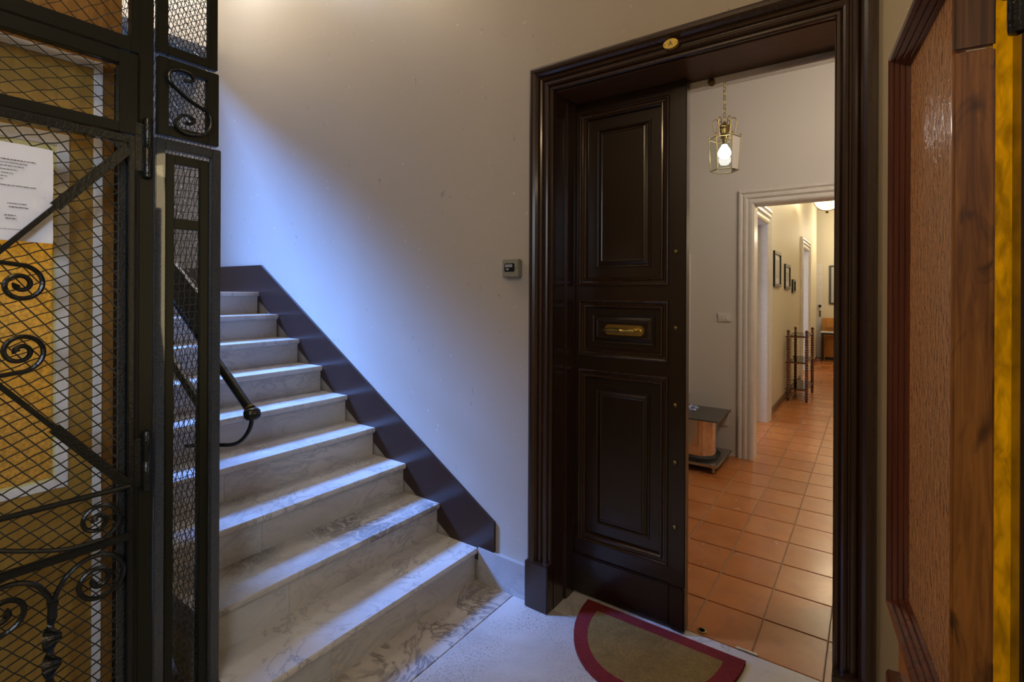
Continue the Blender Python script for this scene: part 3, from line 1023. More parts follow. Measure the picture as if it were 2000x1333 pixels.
# paper notice hung on the mesh (its lettering cannot be read in the photograph: rows of small dark marks)
nt_ = thing('paper_notice', (GX + 0.006, 0.30, 1.7), 'creased white paper notice with rows of small print hung on the gate mesh', 'notice')
vs_, fs_ = [], []
NU, NV = 10, 12
for j in range(NV + 1):
    for i in range(NU + 1):
        y = 0.20 + 0.187 * i / NU
        z = 1.574 + 0.243 * j / NV - 0.004 * (i / NU)
        vs_.append((GX + 0.0075 + 0.0018 * math.sin(i * 1.3 + j * 0.9) + 0.001 * math.sin(j * 2.1), y, z))
for j in range(NV):
    for i in range(NU):
        a = j * (NU + 1) + i
        fs_.append((a, a + 1, a + NU + 2, a + NU + 1))
b = MB()
b.add(vs_, fs_, True)
obj('sheet', b, 'paper', nt_)
b = MB()
rows = [(1.772, 0.352, 0.0042), (1.764, 0.336, 0.003), (1.756, 0.330, 0.003), (1.747, 0.318, 0.003), (1.738, 0.31, 0.003), (1.730, 0.30, 0.003), (1.722, 0.294, 0.003),
        (1.708, 0.354, 0.0035), (1.686, 0.372, 0.002), (1.664, 0.335, 0.003), (1.655, 0.338, 0.004), (1.634, 0.315, 0.004), (1.626, 0.317, 0.004), (1.600, 0.352, 0.002)]
for z, ye, h in rows:
    y = 0.215 if z not in (1.686, 1.664, 1.655, 1.634, 1.626) else ye - (0.004 if z == 1.686 else 0.02 if z < 1.64 else 0.035)
    while y < ye:
        l = random.uniform(0.0015, 0.006)
        b.box(GX + 0.0112, GX + 0.0118, y, min(y + l, ye), z - h * 0.28 * random.uniform(.6, 1), z + h * 0.28)
        y += l + random.uniform(0.0008, 0.002)
obj('print', b, 'ink', nt_, None, 'stuff')

# handrail on the stair side
hr = thing('handrail', (-1.73, 0.9, 0.16), 'black iron handrail ending in a ball and curled scroll at the stair foot', 'handrail')
HR0 = Vector((-1.735, 0.900, 1.043))
sl = Vector((-0.262, 0, 0.160)).normalized()
obj('rail', MB().tube([HR0, HR0 + sl * 2.3], 0.0165, 14), 'iron', hr)
obj('end_ball', MB().lathe((-1.722, 0.9, 1.006), [(0.004, 0), (0.018, 0.004), (0.026, 0.012), (0.029, 0.022), (0.027, 0.034), (0.018, 0.042), (0.005, 0.045)], 8), 'iron', hr)
b = MB().tube([HR0 - sl * 0.004, HR0 + sl * 0.004], 0.0185, 14)
obj('ring', b, 'brass_dark', hr)
obj('scroll', MB().tube(smooth([(-1.722, 0.9, 1.01), (-1.738, 0.9, 0.975), (-1.775, 0.9, 0.938), (-1.83, 0.898, 0.908), (-1.90, 0.89, 0.893), (-1.96, 0.86, 0.892), (-1.99, 0.80, 0.895)], 6), 0.0075, 8), 'iron', hr)
for q in (0.75, 1.5, 2.2):
    p = HR0 + sl * q
    obj('bracket', MB().tube([(p.x, 0.9, p.z - 0.012), (p.x, 0.89, p.z - 0.05), (p.x, CY_ + 0.01, p.z - 0.06)], 0.006, 6), 'iron', hr)

# lift cab behind the gate
CX_ = -1.862
cb = thing('lift_cab', (-2.35, 0.05, 0), 'golden veneered lift cab with amber glass door waiting behind the gate', 'lift cab')
b = MB()
b.box(CX_ - 0.03, CX_, 0.4475, 0.502, 0.02, 2.098)
b.box(CX_ - 0.03, CX_, -0.45, 0.4475, 0.02, 0.893)
b.box(CX_ - 0.03, CX_, -0.45, 0.4475, 1.888, 2.098)
obj('door_panel', b, 'oak', cb, 'golden veneer door panel')
b = MB()
for y0, y1, z0, z1 in ((0.4205, 0.4475, 0.893, 1.888), (-0.15, 0.4205, 0.893, 0.918), (-0.15, 0.4205, 1.852, 1.888), (-0.18, -0.15, 0.893, 1.888)):
    b.bbox(CX_ - 0.02, CX_ + 0.006, y0, y1, z0, z1, 0.002)
obj('glass_frame', b, 'white_strip', cb, 'white frame round the amber glass')
b = MB()
for y0, y1, z0, z1 in ((0.4150, 0.4215, 0.918, 1.852), (-0.15, 0.4150, 0.918, 0.9245), (-0.15, 0.4150, 1.836, 1.852)):
    b.bbox(CX_ - 0.02, CX_ + 0.003, y0, y1, z0, z1, 0.001)
obj('glazing_bead', b, 'yellow_strip', cb, 'pale yellow glazing bead')
obj('amber_pane', MB().box(CX_ - 0.014, CX_ - 0.008, -0.15, 0.415, 0.9245, 1.836), 'amber', cb, 'amber hammered glass pane')
b = MB()
b.bbox(CX_ - 0.03, CX_ + 0.005, 0.5025, 0.524, 0.02, 2.122, 0.002)
b.bbox(CX_ - 0.03, CX_ + 0.005, -0.45, 0.5025, 2.099, 2.122, 0.002)
obj('door_trim', b, 'white_strip', cb, 'thin white strip round the cab door')
obj('side_panel', MB().box(CX_ - 0.03, CX_ - 0.002, 0.5245, 0.553, 0.02, 2.122), 'oak_dark', cb)
obj('head_panel', MB().box(CX_ - 0.03, CX_ - 0.004, -0.45, 0.572, 2.1225, 2.62), 'oak_dark', cb, 'brown veneer panel over the cab door')
obj('edge_post', MB().box(CX_ - 0.03, CX_ - 0.006, 0.5535, 0.572, 0.02, 2.1225), 'cab_dark', cb, 'black edge post')
b = MB()
b.box(-2.88, -2.85, -0.45, 0.572, 0.02, 2.62)
b.box(-2.85, CX_ - 0.03, 0.556, 0.572, 0.02, 2.62)
b.box(-2.85, CX_ - 0.03, -0.45, -0.43, 0.02, 2.62)
b.box(-2.85, CX_ - 0.03, -0.43, 0.556, 0.02, 0.05)
b.box(-2.85, CX_ - 0.03, -0.43, 0.556, 2.59, 2.62)
obj('cab_box', b, 'oak', cb)

# ================================================================== half-glazed door leaf beside the camera
D3 = Vector((0.087, 0.90, 0))
du = Vector((-0.113, 0.994, 0)).normalized()
dn = Vector((-du.y, du.x, 0))          # towards the landing
def loc3(u, n, z): return D3 + du * u + dn * n + Vector((0, 0, z))
def box3(mb, u0, u1, n0, n1, z0, z1):
    s = len(mb.v)
    mb.bbox(u0, u1, n0, n1, z0, z1, 0.003)
    mb.xform(lambda p: loc3(p.x, p.y, p.z), s)
    return mb
d3 = thing('door_3', (0.087, 0.90, 0), 'varnished wooden door leaf with rippled brown glass standing open at the right', None, 'structure')
UG0, UG1, ZG0, ZG1, UE = 0.012, 0.345, 0.835, 1.915, 0.385
b = MB()
box3(b, 0.0, UE, -0.040, -0.004, 0.01, 0.80)
box3(b, 0.0, UE, -0.040, -0.004, 1.92, 1.945)
box3(b, 0.0, 0.05, -0.040, -0.004, 1.94, 2.35)
box3(b, UG1 + 0.005, UE, -0.040, -0.004, 0.80, 1.95)
box3(b, 0.0, 0.010, -0.010, -0.002, 0.80, 1.95)
obj('leaf_frame', b, 'orange_wood', d3)
b = MB()
b.add([loc3(0.010, -0.012, 0.78), loc3(UG1 + 0.01, -0.012, 0.78), loc3(UG1 + 0.01, -0.012, 1.97), loc3(0.010, -0.012, 1.97),
       loc3(0.010, -0.018, 0.78), loc3(UG1 + 0.01, -0.018, 0.78), loc3(UG1 + 0.01, -0.018, 1.97), loc3(0.010, -0.018, 1.97)],
      [(0, 1, 2, 3), (7, 6, 5, 4), (0, 4, 5, 1), (1, 5, 6, 2), (2, 6, 7, 3), (3, 7, 4, 0)])
obj('glass_pane', b, 'ripple', d3, 'brown rippled glass pane')
# reeded moulding round the pane
reed = [(0.0, 0.000), (0.0, 0.019), (0.004, 0.0235), (0.010, 0.022), (0.013, 0.0165), (0.0125, 0.0150), (0.017, 0.0140), (0.020, 0.0085), (0.0195, 0.0070), (0.024, 0.0060), (0.027, 0.0005), (0.0265, -0.001), (0.031, -0.002), (0.0335, -0.007), (0.033, -0.012)]
b = MB()
vs_, fs_ = [], []
for i, h in reed:
    for u, z in ((0.012, ZG0 - 0.005 + i), (UG1 + 0.022 - i, ZG0 - 0.005 + i), (UG1 + 0.022 - i, ZG1 + 0.005 - i), (0.012, ZG1 + 0.005 - i)):
        vs_.append(loc3(u, h - 0.004, z))
for i in range(len(reed) - 1):
    for j in range(3):
        fs_.append((i * 4 + j, i * 4 + j + 1, i * 4 + 4 + j + 1, i * 4 + 4 + j))
b.add(vs_, fs_)
obj('glazing_moulding', b, 'red_wood', d3, 'reddish reeded moulding round the glass')
b = MB()
vs_, fs_ = [], []
for i, h in reed:
    for u, z in ((0.05 + i, 0.70 - i), (UG1 + 0.02 - i, 0.70 - i), (UG1 + 0.02 - i, 0.15 + i), (0.05 + i, 0.15 + i)):
        vs_.append(loc3(u, h - 0.004, z))
for i in range(len(reed) - 1):
    for j in range(4):
        fs_.append((i * 4 + j, i * 4 + (j + 1) % 4, i * 4 + 4 + (j + 1) % 4, i * 4 + 4 + j))
b.add(vs_, fs_)
obj('panel_moulding', b, 'red_wood', d3, 'reddish reeded moulding of the lower panel')
b = box3(MB(), -0.006, 0.0, -0.0445, -0.001, 0.01, 1.772)
obj('edge_board', b, 'pine', d3, 'knotty pine edge of the leaf')
b = box3(MB(), -0.006, 0.0, -0.0445, -0.001, 1.7735, 2.35)
obj('edge_board', b, 'pine_end', d3, 'grooved darker upper edge of the leaf')

# side light at the far right: dark post, yellow rippled glass, iron bolt
d4 = thing('door_4', (0.2, 0.95, 0), 'dark framed yellow rippled glass light at the right edge', None, 'structure')
obj('yellow_pane', MB().box(0.1345, 0.190, 0.990, 0.996, 0.02, 2.35), 'amber_deep', d4, 'yellow rippled glass strip')
obj('post', MB().bbox(0.1605, 0.26, 0.925, 0.985, 0.0, 2.35, 0.004), 'dark_wood_lit', d4)
b = MB().lathe((0.1485, 0.885, 1.775), [(0.002, 0), (0.0085, 0.003), (0.0095, 0.010), (0.0095, 0.5), (0.008, 0.52)], 14)
b.bbox(0.140, 0.1605, 0.893, 0.93, 1.84, 1.87, 0.002)
obj('iron_bolt', b, 'iron', d4, 'black iron bolt')

# ================================================================== the flat
WD = 4.80            # far wall of the entrance hall
OX0, OX1, OZ = -0.828, 0.20, 2.215
CXW = -0.96          # left wall of the corridor
b = MB()
b.box(-3.0, OX0, WD, WD + 0.14, -0.1, HC)
b.box(OX1, 1.4, WD, WD + 0.14, -0.1, HC)
b.box(OX0, OX1, WD, WD + 0.14, OZ, HC)
struct('wall_hall_far', b, 'wall_hall', 'pale warm white far wall of the entrance hall')
struct('wall_hall_left', MB().box(-3.1, -3.0, 2.25, WD + 0.14, -0.1, HC), 'wall_hall')
struct('wall_hall_right', MB().box(1.3, 1.4, 2.25, WD + 0.14, -0.1, HC), 'wall_hall')
b = MB()
b.box(-3.0, XL - 0.02, 2.25, 2.262, -0.1, HC)
b.box(XR + 0.02, 1.3, 2.25, 2.262, -0.1, HC)
b.box(XL - 0.02, XR + 0.02, 2.25, 2.262, ZT + 0.02, HC)
struct('wall_hall_near', b, 'wall_hall')
struct('ceiling_hall', MB().box(-3.1, 1.4, 2.25, 15.2, HC, HC + 0.1), 'ceiling')
# corridor walls; two doorways on the left
DA0, DA1, DB0, DB1 = 5.25, 6.262, 9.79, 10.80
b = MB()
b.box(CXW - 0.14, CXW, WD + 0.14, DA0, -0.1, HC)
b.box(CXW - 0.14, CXW, DA1, DB0, -0.1, HC)
b.box(CXW - 0.14, CXW, DB1, 12.75, -0.1, HC)
b.box(CXW - 0.14, CXW, DA0, DA1, OZ, HC)
b.box(CXW - 0.14, CXW, DB0, DB1, OZ, HC)
struct('wall_corridor_left', b, 'wall_corr', 'cream left wall of the corridor')
struct('wall_corridor_right', MB().box(0.55, 0.65, WD + 0.14, 15.2, -0.1, HC), 'wall_corr')
struct('wall_corridor_end', MB().box(-1.9, 0.65, 13.25, 13.35, -0.1, HC), 'wall_corr')
# rooms behind the two doorways
b = MB()
b.box(-3.1, -3.0, WD + 0.14, 13.3, -0.1, HC)
b.box(-3.0, CXW - 0.14, 8.0, 8.1, -0.1, HC)
b.box(-3.0, CXW - 0.14, 12.7, 12.75, -0.1, HC)
struct('wall_side_rooms', b, 'wall_hall')

# white door casings
cas = [(0.126, 0.0), (0.126, 0.020), (0.118, 0.030), (0.104, 0.032), (0.096, 0.024), (0.088, 0.020), (0.076, 0.030), (0.060, 0.032), (0.050, 0.024), (0.046, 0.018),
       (0.034, 0.024), (0.016, 0.026), (0.004, 0.020), (-0.003, 0.012), (-0.003, -0.145)]
b = MB().casing(lambda o: [(OX0 - o, 0), (OX0 - o, OZ + o), (OX1 + o, OZ + o), (OX1 + o, 0)], cas, lambda u, v, p: (u, WD - p, v))
struct('trim_3', b, 'trim_white', 'white moulded casing of the doorway into the corridor')
b = MB()
for a0, a1 in ((DA0, DA1), (DB0, DB1)):
    pass
def side_casing(a0, a1):
    cs = [(o * 1.35, p * 1.4) for o, p in cas[:-1]] + [(-0.004, -0.145)]
    return MB().casing(lambda o: [(a0 - o, 0), (a0 - o, OZ + o), (a1 + o, OZ + o), (a1 + o, 0)], cs, lambda u, v, p: (CXW + p, u, v))
struct('trim_4', side_casing(DA0, DA1), 'trim_white', 'white casing of the nearer side doorway in the corridor')
struct('trim_5', side_casing(DB0, DB1), 'trim_white', 'white casing of the farther side doorway in the corridor')
# open white door leaf in the nearer doorway, its edge with the lock
d6 = thing('door_5', (CXW - 0.14, DA1 - 0.03, 0), 'white door leaf open in the nearer side doorway', None, 'structure')
obj('leaf_frame', MB().bbox(-1.78, CXW - 0.10, DA1 - 0.050, DA1 - 0.010, 0.01, OZ - 0.01, 0.003), 'trim_white', d6)
obj('lever_handle', MB().tube([(-1.01 - 0.13, DA1 - 0.05, 1.05), (-1.01 - 0.13, DA1 - 0.09, 1.05), (-1.12 - 0.13, DA1 - 0.095, 1.05)], 0.008, 8), 'brass_dark', d6)
d7 = thing('door_6', (-0.90, 13.2, 0), 'white door with dark lock at the end of the corridor', None, 'structure')
obj('leaf_frame', MB().bbox(-1.80, -0.875, 13.19, 13.23, 0.01, 2.1, 0.004), 'trim_white', d7)
obj('lock', MB().lathe((-0.925, 13.19, 1.16), [(0.03, 0), (0.03, -0.01), (0.012, -0.02), (0.028, -0.05), (0.002, -0.06)], 12, 'Y'), 'frame_black', d7, 'dark knob')
obj('key_plate', MB().bbox(-0.945, -0.905, 13.183, 13.19, 0.92, 1.06, 0.002), 'brass_dark', d7)
b = MB().box(-0.96, -0.925, 12.75, 13.18, 0, HC)
struct('baseboard_corridor', MB().box(CXW, CXW + 0.012, DA1 + 0.172, DB0 - 0.172, 0.0, 0.085).box(CXW, CXW + 0.012, DB1 + 0.172, 12.75, 0.0, 0.085), 'baseboard',
       'brown baseboard along the corridor')

# terracotta floor: every tile in view is a piece
fh = struct('floor_hall', MB().box(-3.1, 1.4, 2.2125, 15.2, -0.1, -0.004), 'grout', 'terracotta tiled floor of the hall and corridor')
TX, TY, TX0, TY0 = 0.2445, 0.2815, -0.384, 2.204
tm = {}
def tile_mesh(wx, wy):
    key = (round(wx, 4), round(wy, 4))
    if key not in tm:
        mb = MB().bbox(-wx / 2, wx / 2, -wy / 2, wy / 2, -0.012, 0.0, 0.0022)
        me = bpy.data.meshes.new('tile')
        me.from_pydata(mb.v, [], mb.f)
        bm = bmesh.new(); bm.from_mesh(me); bmesh.ops.recalc_face_normals(bm, faces=bm.faces); bm.to_mesh(me); bm.free()
        me.materials.append(M['tile'])
        tm[key] = me
    return tm[key]
far = MB()
g_ = 0.0055
for j in range(0, 46):
    y0, y1 = TY0 + TY * j, TY0 + TY * (j + 1)
    y0 = max(y0, 2.2135)
    for i in range(-4, 5):
        x0, x1 = TX0 + TX * i, TX0 + TX * (i + 1)
        shown = -3 <= i <= 1 and j < 40 and x1 < 0.2
        if j >= 9 and x1 <= CXW - 0.01: continue
        if shown:
            o = bpy.data.objects.new('tile', tile_mesh(x1 - x0 - g_, y1 - y0 - g_))
            COL.objects.link(o)
            o.parent = fh
            o.location = ((x0 + x1) / 2, (y0 + y1) / 2, 0)
        else:
            far.box(x0 + g_ / 2, x1 - g_ / 2, y0 + g_ / 2, y1 - g_ / 2, -0.01, 0)
o = obj('outer_tiles', far, 'tile', fh, None, 'stuff')

# ------------------------------------------------------------------ things in the hall
# hexagonal hanging lantern
LC = Vector((-0.853, 3.81, 0))
ln = thing('hanging_lantern', (LC.x, LC.y, 2.30), 'lit hexagonal glass and brass lantern hanging on a chain in the hall', 'lantern')
LZ0, LZ1, LR0, LR1 = 2.315, 2.545, 0.092, 0.104
def hexp(r, z, rot=12): return [Vector((LC.x + r * math.cos(R(60 * k + rot)), LC.y + r * math.sin(R(60 * k + rot)), z)) for k in range(6)]
lo, hi = hexp(LR0, LZ0), hexp(LR1, LZ1)
for k in range(6):
    k2 = (k + 1) % 6
    obj('glass_pane', MB().add([lo[k], lo[k2], hi[k2], hi[k]], [(0, 1, 2, 3)]), 'glass', ln)
fr = MB()
for k in range(6):
    k2 = (k + 1) % 6
    fr.tube([lo[k], hi[k] + Vector((0, 0, 0.012))], 0.0028, 6)
    fr.tube([lo[k], lo[k2]], 0.0030, 6)
    fr.tube([hi[k], hi[k2]], 0.0030, 6)
    fr.lathe((hi[k].x, hi[k].y, hi[k].z + 0.010), [(0.001, 0), (0.006, 0.005), (0.005, 0.010), (0.001, 0.013)], 8)
obj('lantern_frame', fr, 'brass_dark', ln)
for k in range(6):
    a = R(60 * k + 12)
    ca, sa = math.cos(a), math.sin(a)
    pts = smooth([(LC.x + ca * r, LC.y + sa * r, z) for r, z in ((0.066, LZ1 + 0.002), (0.070, LZ1 + 0.06), (0.078, LZ1 + 0.115), (0.066, LZ1 + 0.140), (0.046, LZ1 + 0.135), (0.036, LZ1 + 0.11), (0.030, LZ1 + 0.085))], 5)
    obj('crown_bow', MB().tube(pts, 0.0030, 6), 'brass_dark', ln)
b = MB().lathe((LC.x, LC.y, LZ1 - 0.005), [(0.026, 0.0), (0.026, 0.03), (0.022, 0.035), (0.026, 0.045), (0.040, 0.07), (0.034, 0.082), (0.040, 0.09), (0.020, 0.105), (0.010, 0.12), (0.004, 0.125)], 16)
b.lathe((LC.x, LC.y, LZ1 - 0.05), [(0.014, 0), (0.016, 0.05)], 12)
for k in range(3):
    b.tube([(LC.x, LC.y, LZ1 + 0.005), tuple(hi[2 * k])], 0.0022, 5)
obj('lamp_holder', b, 'brass_dark', ln)
obj('bulb', MB().lathe((LC.x, LC.y, LZ1 - 0.145), [(0.004, 0), (0.022, 0.008), (0.033, 0.028), (0.034, 0.045), (0.026, 0.07), (0.015, 0.092), (0.013, 0.10)], 16).xform(lambda p: Vector((LC.x + (p.x - LC.x) * 1.3, LC.y + (p.y - LC.y) * 1.3, p.z))), 'bulb', ln, 'glowing round bulb')
b = MB()
z = LZ1 + 0.118
k = 0
while z < HC - 0.02:
    pts = []
    for q in range(12):
        a = 2 * PI * q / 12
        dx, dz = 0.0075 * math.cos(a), 0.019 * math.sin(a)
        pts.append((LC.x + (dx if k % 2 else 0), LC.y + (0 if k % 2 else dx), z + 0.017 + dz))
    b.tube(pts, 0.0020, 5, closed=True)
    z += 0.031
    k += 1
b.tube([(LC.x + 0.008 * math.sin(i * 0.9), LC.y, LZ1 + 0.12 + i * (HC - LZ1 - 0.13) / 14) for i in range(15)], 0.0016, 5)
obj('chain', b, 'brass_dark', ln)
obj('ceiling_rose', MB().lathe((LC.x, LC.y, HC - 0.03), [(0.004, 0), (0.03, 0.01), (0.05, 0.03)], 16), 'brass_dark', ln)

# light switch
sw = thing('light_switch', (-1.068, WD, 1.23), 'white wall switch plate left of the corridor doorway', 'light switch')
obj('switch_plate', MB().bbox(-1.126, -1.012, WD - 0.012, WD, 1.190, 1.270, 0.004), 'ivory', sw)
for q in (-0.031, 0.0, 0.031):
    obj('rocker', MB().bbox(-1.069 + q - 0.014, -1.069 + q + 0.014, WD - 0.017, WD - 0.011, 1.206, 1.254, 0.002), 'ivory', sw)
# tall mirror whose edge shows beside the door leaf
mi = thing('wall_mirror', (-1.65, WD, 0.5), 'tall wall mirror with a slim pale frame, its edge beside the door leaf', 'mirror')
b = MB()
b.bbox(-1.392, -1.366, WD - 0.03, WD, 0.516, 1.806, 0.004)
b.bbox(-1.95, -1.924, WD - 0.03, WD, 0.516, 1.806, 0.004)
b.bbox(-1.924, -1.392, WD - 0.03, WD, 0.516, 0.542, 0.004)
b.bbox(-1.924, -1.392, WD - 0.03, WD, 1.780, 1.806, 0.004)
obj('mirror_frame', b, 'ivory', mi)
obj('mirror_glass', MB().box(-1.924, -1.392, WD - 0.012, WD - 0.002, 0.542, 1.780), 'chrome', mi)
# socket by the trolley
so = thing('wall_socket', (-1.075, WD, 0.30), 'white wall socket low behind the trolley', 'socket')
obj('socket_plate', MB().bbox(-1.13, -1.03, WD - 0.010, WD, 0.26, 0.34, 0.003), 'ivory', so)

# low trolley with smoked glass top
tv = thing('glass_trolley', (-1.27, 4.5, 0), 'low trolley with smoked glass top on a chrome column against the hall wall', 'trolley')
def rr(x0, x1, y0, y1, r, n=6):
    out = []
    for cx, cy, a0 in ((x1 - r, y1 - r, 0), (x0 + r, y1 - r, 90), (x0 + r, y0 + r, 180), (x1 - r, y0 + r, 270)):
        for q in range(n + 1):
            a = R(a0 + 90 * q / n)
            out.append((cx + r * math.cos(a), cy + r * math.sin(a)))
    return out
obj('table_top', MB().prism(rr(-1.62, -1.0, 4.255, 4.775, 0.012, 3), 'Z', 0.404, 0.414), 'dark_glass', tv, 'smoked glass top')
b = MB()
pc = rr(-1.58, -1.045, 4.275, 4.56, 0.13, 9)
n = len(pc)
b.add([(x, y, 0.10) for x, y in pc] + [(x, y, 0.404) for x, y in pc], [(i, (i + 1) % n, n + (i + 1) % n, n + i) for i in range(n)], True)
obj('column', b, 'chrome', tv, 'mirror-bright chrome column')
bs_ = obj('base_plate', MB().bbox(-1.62, -0.985, 4.205, 4.735, 0.052, 0.074, 0.006), 'steel', tv)
obj('column_foot', MB().prism(rr(-1.60, -1.02, 4.24, 4.60, 0.14, 8), 'Z', 0.074, 0.10), 'rubber', tv)
for cx, cy in ((-1.02, 4.235), (-1.02, 4.70), (-1.58, 4.235), (-1.58, 4.70)):
    b = MB().lathe((cx - 0.008, cy, 0.022), [(0.012, 0), (0.021, 0.002), (0.021, 0.014), (0.012, 0.016)], 14, 'X')
    b.bbox(cx - 0.012, cx + 0.012, cy - 0.012, cy + 0.012, 0.040, 0.053, 0.002)
    obj('castor', b, 'steel', tv)
# blue printed packet lying on it
pk = MB()
rows_ = []
for j in range(7):
    row = []
    for i in range(8):
        u, v = i / 7, j / 6
        e = min(u, 1 - u, v, 1 - v)
        h = 0.028 * min(1, e * 4.5) * (0.8 + 0.35 * math.sin(i * 2.1 + j * 1.3))
        row.append((-1.455 + 0.20 * u + 0.006 * math.sin(j * 2), 4.56 + 0.15 * v, 0.4155 + h))
    rows_.append(row)
vs_ = [p for r_ in rows_ for p in r_] + [(p[0], p[1], 0.4145) for r_ in rows_ for p in r_]
fs_ = []
for j in range(6):
    for i in range(7):
        a = j * 8 + i
        fs_ += [(a, a + 1, a + 9, a + 8), (56 + a + 8, 56 + a + 9, 56 + a + 1, 56 + a)]
edge = [i for i in range(8)] + [j * 8 + 7 for j in range(1, 7)] + [48 + i for i in range(6, -1, -1)] + [j * 8 for j in range(5, 0, -1)]
for q in range(len(edge)):
    a, c = edge[q], edge[(q + 1) % len(edge)]
    fs_.append((a, 56 + a, 56 + c, c))
pk.add(vs_, fs_)
mp_, nt2, bs2 = new_mat('blue_packet_print')
v_ = vec(nt2)
put(nt2, bs2, 'Base Color', ramp(nt2, noise(nt2, v_, 38, 2, 0.5, 1.0), [(0.45, (0.03, 0.09, 0.42)), (0.56, (0.62, 0.66, 0.76))]))
put(nt2, bs2, 'Roughness', 0.35)
obj('packet', pk, mp_, None, 'small crumpled blue and white packet lying on the glass trolley', None, 'packet')

# turned-post shelf in the corridor
sh = thing('etagere_shelf', (-0.8, 8.1, 0), 'open shelf stand with dark beaded posts and three glass shelves in the corridor', 'shelf')
SX0, SX1, SY0, SY1 = -0.905, -0.690, 7.72, 8.52
for x in (SX0, SX1):
    for y in (SY0, SY1):
        prof = [(0.012, 0.0), (0.017, 0.01), (0.014, 0.03)]
        z = 0.03
        while z < 0.86:
            prof += [(0.0125, z), (0.0225, z + 0.012), (0.0225, z + 0.022), (0.0125, z + 0.034)]
            z += 0.034
        prof += [(0.012, 0.888), (0.020, 0.893), (0.020, 0.900), (0.010, 0.906), (0.012, 0.914), (0.022, 0.928), (0.022, 0.938), (0.013, 0.950), (0.002, 0.955)]
        obj('post', MB().lathe((x, y, 0), prof, 10), 'twist', sh)
for z in (0.157, 0.515, 0.862):
    b = MB()
    b.bbox(SX0 - 0.035, SX1, SY0 - 0.008, SY0 + 0.008, z - 0.010, z + 0.006, 0.002)
    b.bbox(SX0 - 0.035, SX1, SY1 - 0.008, SY1 + 0.008, z - 0.010, z + 0.006, 0.002)
    b.bbox(SX1 - 0.008, SX1 + 0.008, SY0, SY1, z - 0.010, z + 0.006, 0.002)
    b.bbox(SX0 - 0.008, SX0 + 0.008, SY0, SY1, z - 0.010, z + 0.006, 0.002)
    s_ = obj('shelf', b, 'twist', sh)
    obj('glass_sheet', MB().box(SX0, SX1, SY0, SY1, z + 0.0065, z + 0.011), 'shelf_glass', s_)

# pictures
def picture(y0, y1, z0, z1, label, mat, mount, fw=0.035):
    t = thing('framed_picture', (CXW, (y0 + y1) / 2, (z0 + z1) / 2), label, 'picture', None, 'small black framed pictures on the corridor wall')
    b = MB()
    x0, x1 = CXW, CXW + 0.022
    b.box(x0, x1, y0, y0 + fw, z0, z1)
    b.box(x0, x1, y1 - fw, y1, z0, z1)
    b.box(x0, x1, y0 + fw, y1 - fw, z0, z0 + fw)
    b.box(x0, x1, y0 + fw, y1 - fw, z1 - fw, z1)
    obj('picture_frame', b, 'frame_black', t)
    if mount:
        obj('mount', MB().box(x0, x0 + 0.006, y0 + fw, y1 - fw, z0 + fw, z1 - fw), 'pale_print', t)
    q = fw + (0.07 if mount else 0)
    obj('print', MB().box(x0, x0 + 0.008, y0 + q, y1 - q, z0 + q, z1 - q), mat, t)
picture(6.78, 7.31, 1.525, 1.960, 'largest and nearest black framed grey picture on the corridor wall', 'photo', True)
picture(7.72, 8.24, 1.505, 1.842, 'middle black framed grey picture on the corridor wall', 'photo', True)
picture(8.52, 8.85, 1.450, 1.650, 'small dark picture farthest along the corridor wall', 'photo_dark', False, 0.03)
# end of the corridor
t = thing('wall_picture', (-0.55, 13.25, 1.62), 'tall dark grey picture on the end wall above the cabinet', 'picture')
obj('picture_frame', MB().bbox(-0.755, -0.30, 13.225, 13.25, 1.20, 2.06, 0.004), 'photo_dark', t)
obj('print', MB().box(-0.715, -0.34, 13.220, 13.226, 1.24, 2.02), 'photo', t)
cbn = thing('honey_cabinet', (-0.5, 13.0, 0), 'honey-coloured wooden cabinet at the end of the corridor', 'cabinet')
obj('body', MB().bbox(-0.865, -0.20, 12.93, 13.22, 0.06, 0.90, 0.006), 'cabinet', cbn)
obj('door', MB().bbox(-0.80, -0.50, 12.905, 12.932, 0.16, 0.56, 0.006), 'cabinet', cbn)
obj('door', MB().bbox(-0.49, -0.22, 12.905, 12.932, 0.16, 0.56, 0.006), 'cabinet', cbn)
obj('drawer', MB().bbox(-0.80, -0.22, 12.905, 12.932, 0.70, 0.86, 0.006), 'cabinet', cbn)
obj('leg', MB().bbox(-0.865, -0.815, 12.91, 12.96, 0.0, 0.12, 0.004), 'cabinet', cbn)
obj('leg', MB().bbox(-0.25, -0.20, 12.91, 12.96, 0.0, 0.12, 0.004), 'cabinet', cbn)
obj('plinth', MB().box(-0.815, -0.25, 12.96, 13.1, 0.0, 0.06), 'frame_black', cbn)
lg = thing('side_counter', (-0.6, 12.6, 0), 'small dark topped stand with a white cloth before the honey cabinet', 'stand')
obj('top', MB().bbox(-0.86, -0.25, 12.50, 12.88, 0.575, 0.605, 0.004), 'frame_black', lg)
obj('cloth', MB().bbox(-0.875, -0.24, 12.49, 12.70, 0.606, 0.635, 0.012), 'pale_print', lg, 'folded white cloth')
for x in (-0.84, -0.27):
    for y in (12.53, 12.85):
        obj('leg', MB().box(x - 0.012, x + 0.012, y - 0.012, y + 0.012, 0.0, 0.576), 'frame_black', lg)

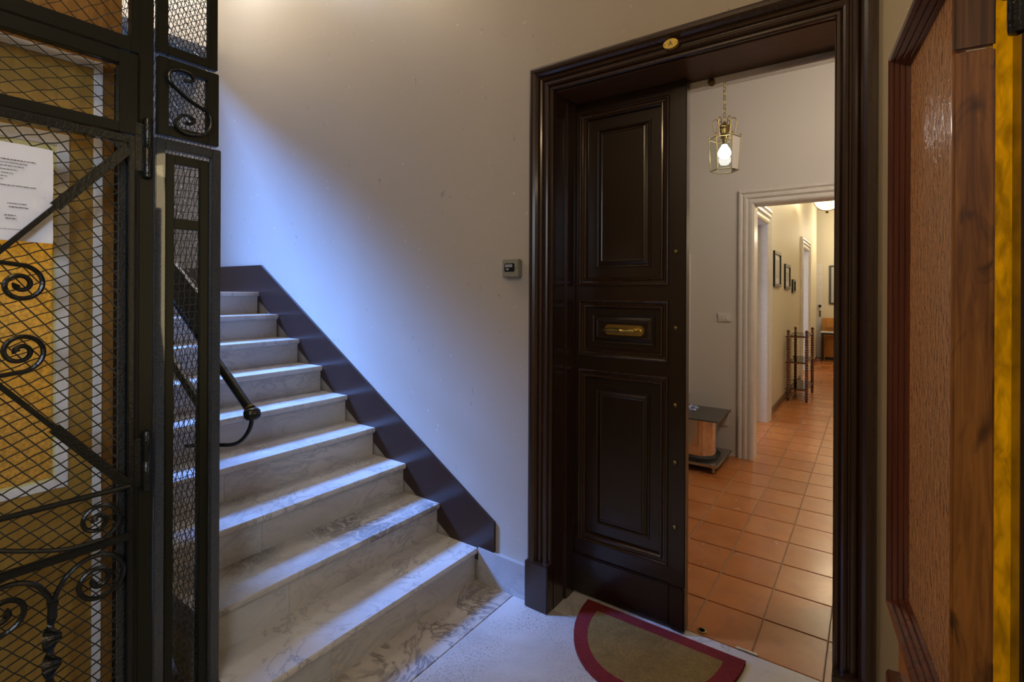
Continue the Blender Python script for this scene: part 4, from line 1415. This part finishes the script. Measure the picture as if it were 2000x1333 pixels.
# bowl lamp of the corridor
LB = (-0.545, 9.0)
bl = thing('bowl_lamp', (LB[0], LB[1], 2.70), 'round pressed glass bowl lamp with brass arms on the corridor ceiling', 'ceiling lamp')
prof = [(0.004, 2.70), (0.06, 2.712), (0.11, 2.742), (0.150, 2.79), (0.168, 2.84), (0.172, 2.88)]
vs_, fs_ = [], []
n = 40
for r, z in prof:
    for k in range(n):
        a = 2 * PI * k / n
        rr_ = r * (1 + (0.03 if k % 2 else 0))
        vs_.append((LB[0] + rr_ * math.cos(a), LB[1] + rr_ * math.sin(a), z))
for i in range(len(prof) - 1):
    for k in range(n):
        fs_.append((i * n + k, i * n + (k + 1) % n, (i + 1) * n + (k + 1) % n, (i + 1) * n + k))
b = MB()
b.add(vs_, fs_, True)
obj('glass_bowl', b, 'bowl', bl)
for k in range(4):
    a = R(90 * k + 200)
    pts = smooth([(LB[0] + math.cos(a) * r, LB[1] + math.sin(a) * r, z) for r, z in ((0.012, 2.695), (0.07, 2.703), (0.125, 2.74), (0.168, 2.79), (0.185, 2.86), (0.16, 2.93), (0.05, 2.99))], 5)
    obj('brass_arm', MB().tube(pts, 0.005, 6), 'brass_dark', bl)
obj('finial', MB().lathe((LB[0], LB[1], 2.655), [(0.004, 0), (0.022, 0.006), (0.026, 0.016), (0.014, 0.026), (0.02, 0.034), (0.012, 0.048)], 12), 'brass_dark', bl)
obj('stem', MB().tube([(LB[0], LB[1], 2.69), (LB[0], LB[1], HC)], 0.008, 8), 'brass_dark', bl)

# labels of the setting that were not given above
LBL = {'wall_left': 'end wall over the upper stair landing with its window opening', 'wall_right': 'plain side wall beyond the glazed door leaf',
       'wall_back': 'plain wall behind the viewer', 'ceiling': 'high pale ceiling of the stairwell', 'ceiling_light_block': 'unseen pale slab added over the landing to shade the stair wall',
       'wall_light_block': 'unseen wall added across the stairwell to block window light', 'floor': 'stone landing floor of travertine with a marble border',
       'baseboard_right': 'low baseboard right of the door surround', 'wall_hall_left': 'left wall of the entrance hall', 'wall_hall_right': 'right wall of the entrance hall',
       'wall_hall_near': 'hall side of the entrance wall', 'ceiling_hall': 'white ceiling of the hall and corridor', 'wall_corridor_right': 'cream right wall of the corridor',
       'wall_corridor_end': 'cream end wall of the corridor', 'wall_side_rooms': 'walls of the rooms beside the corridor'}
for k, v in LBL.items():
    o = bpy.data.objects.get(k)
    if o is not None and not o.get('label'):
        o['label'] = v
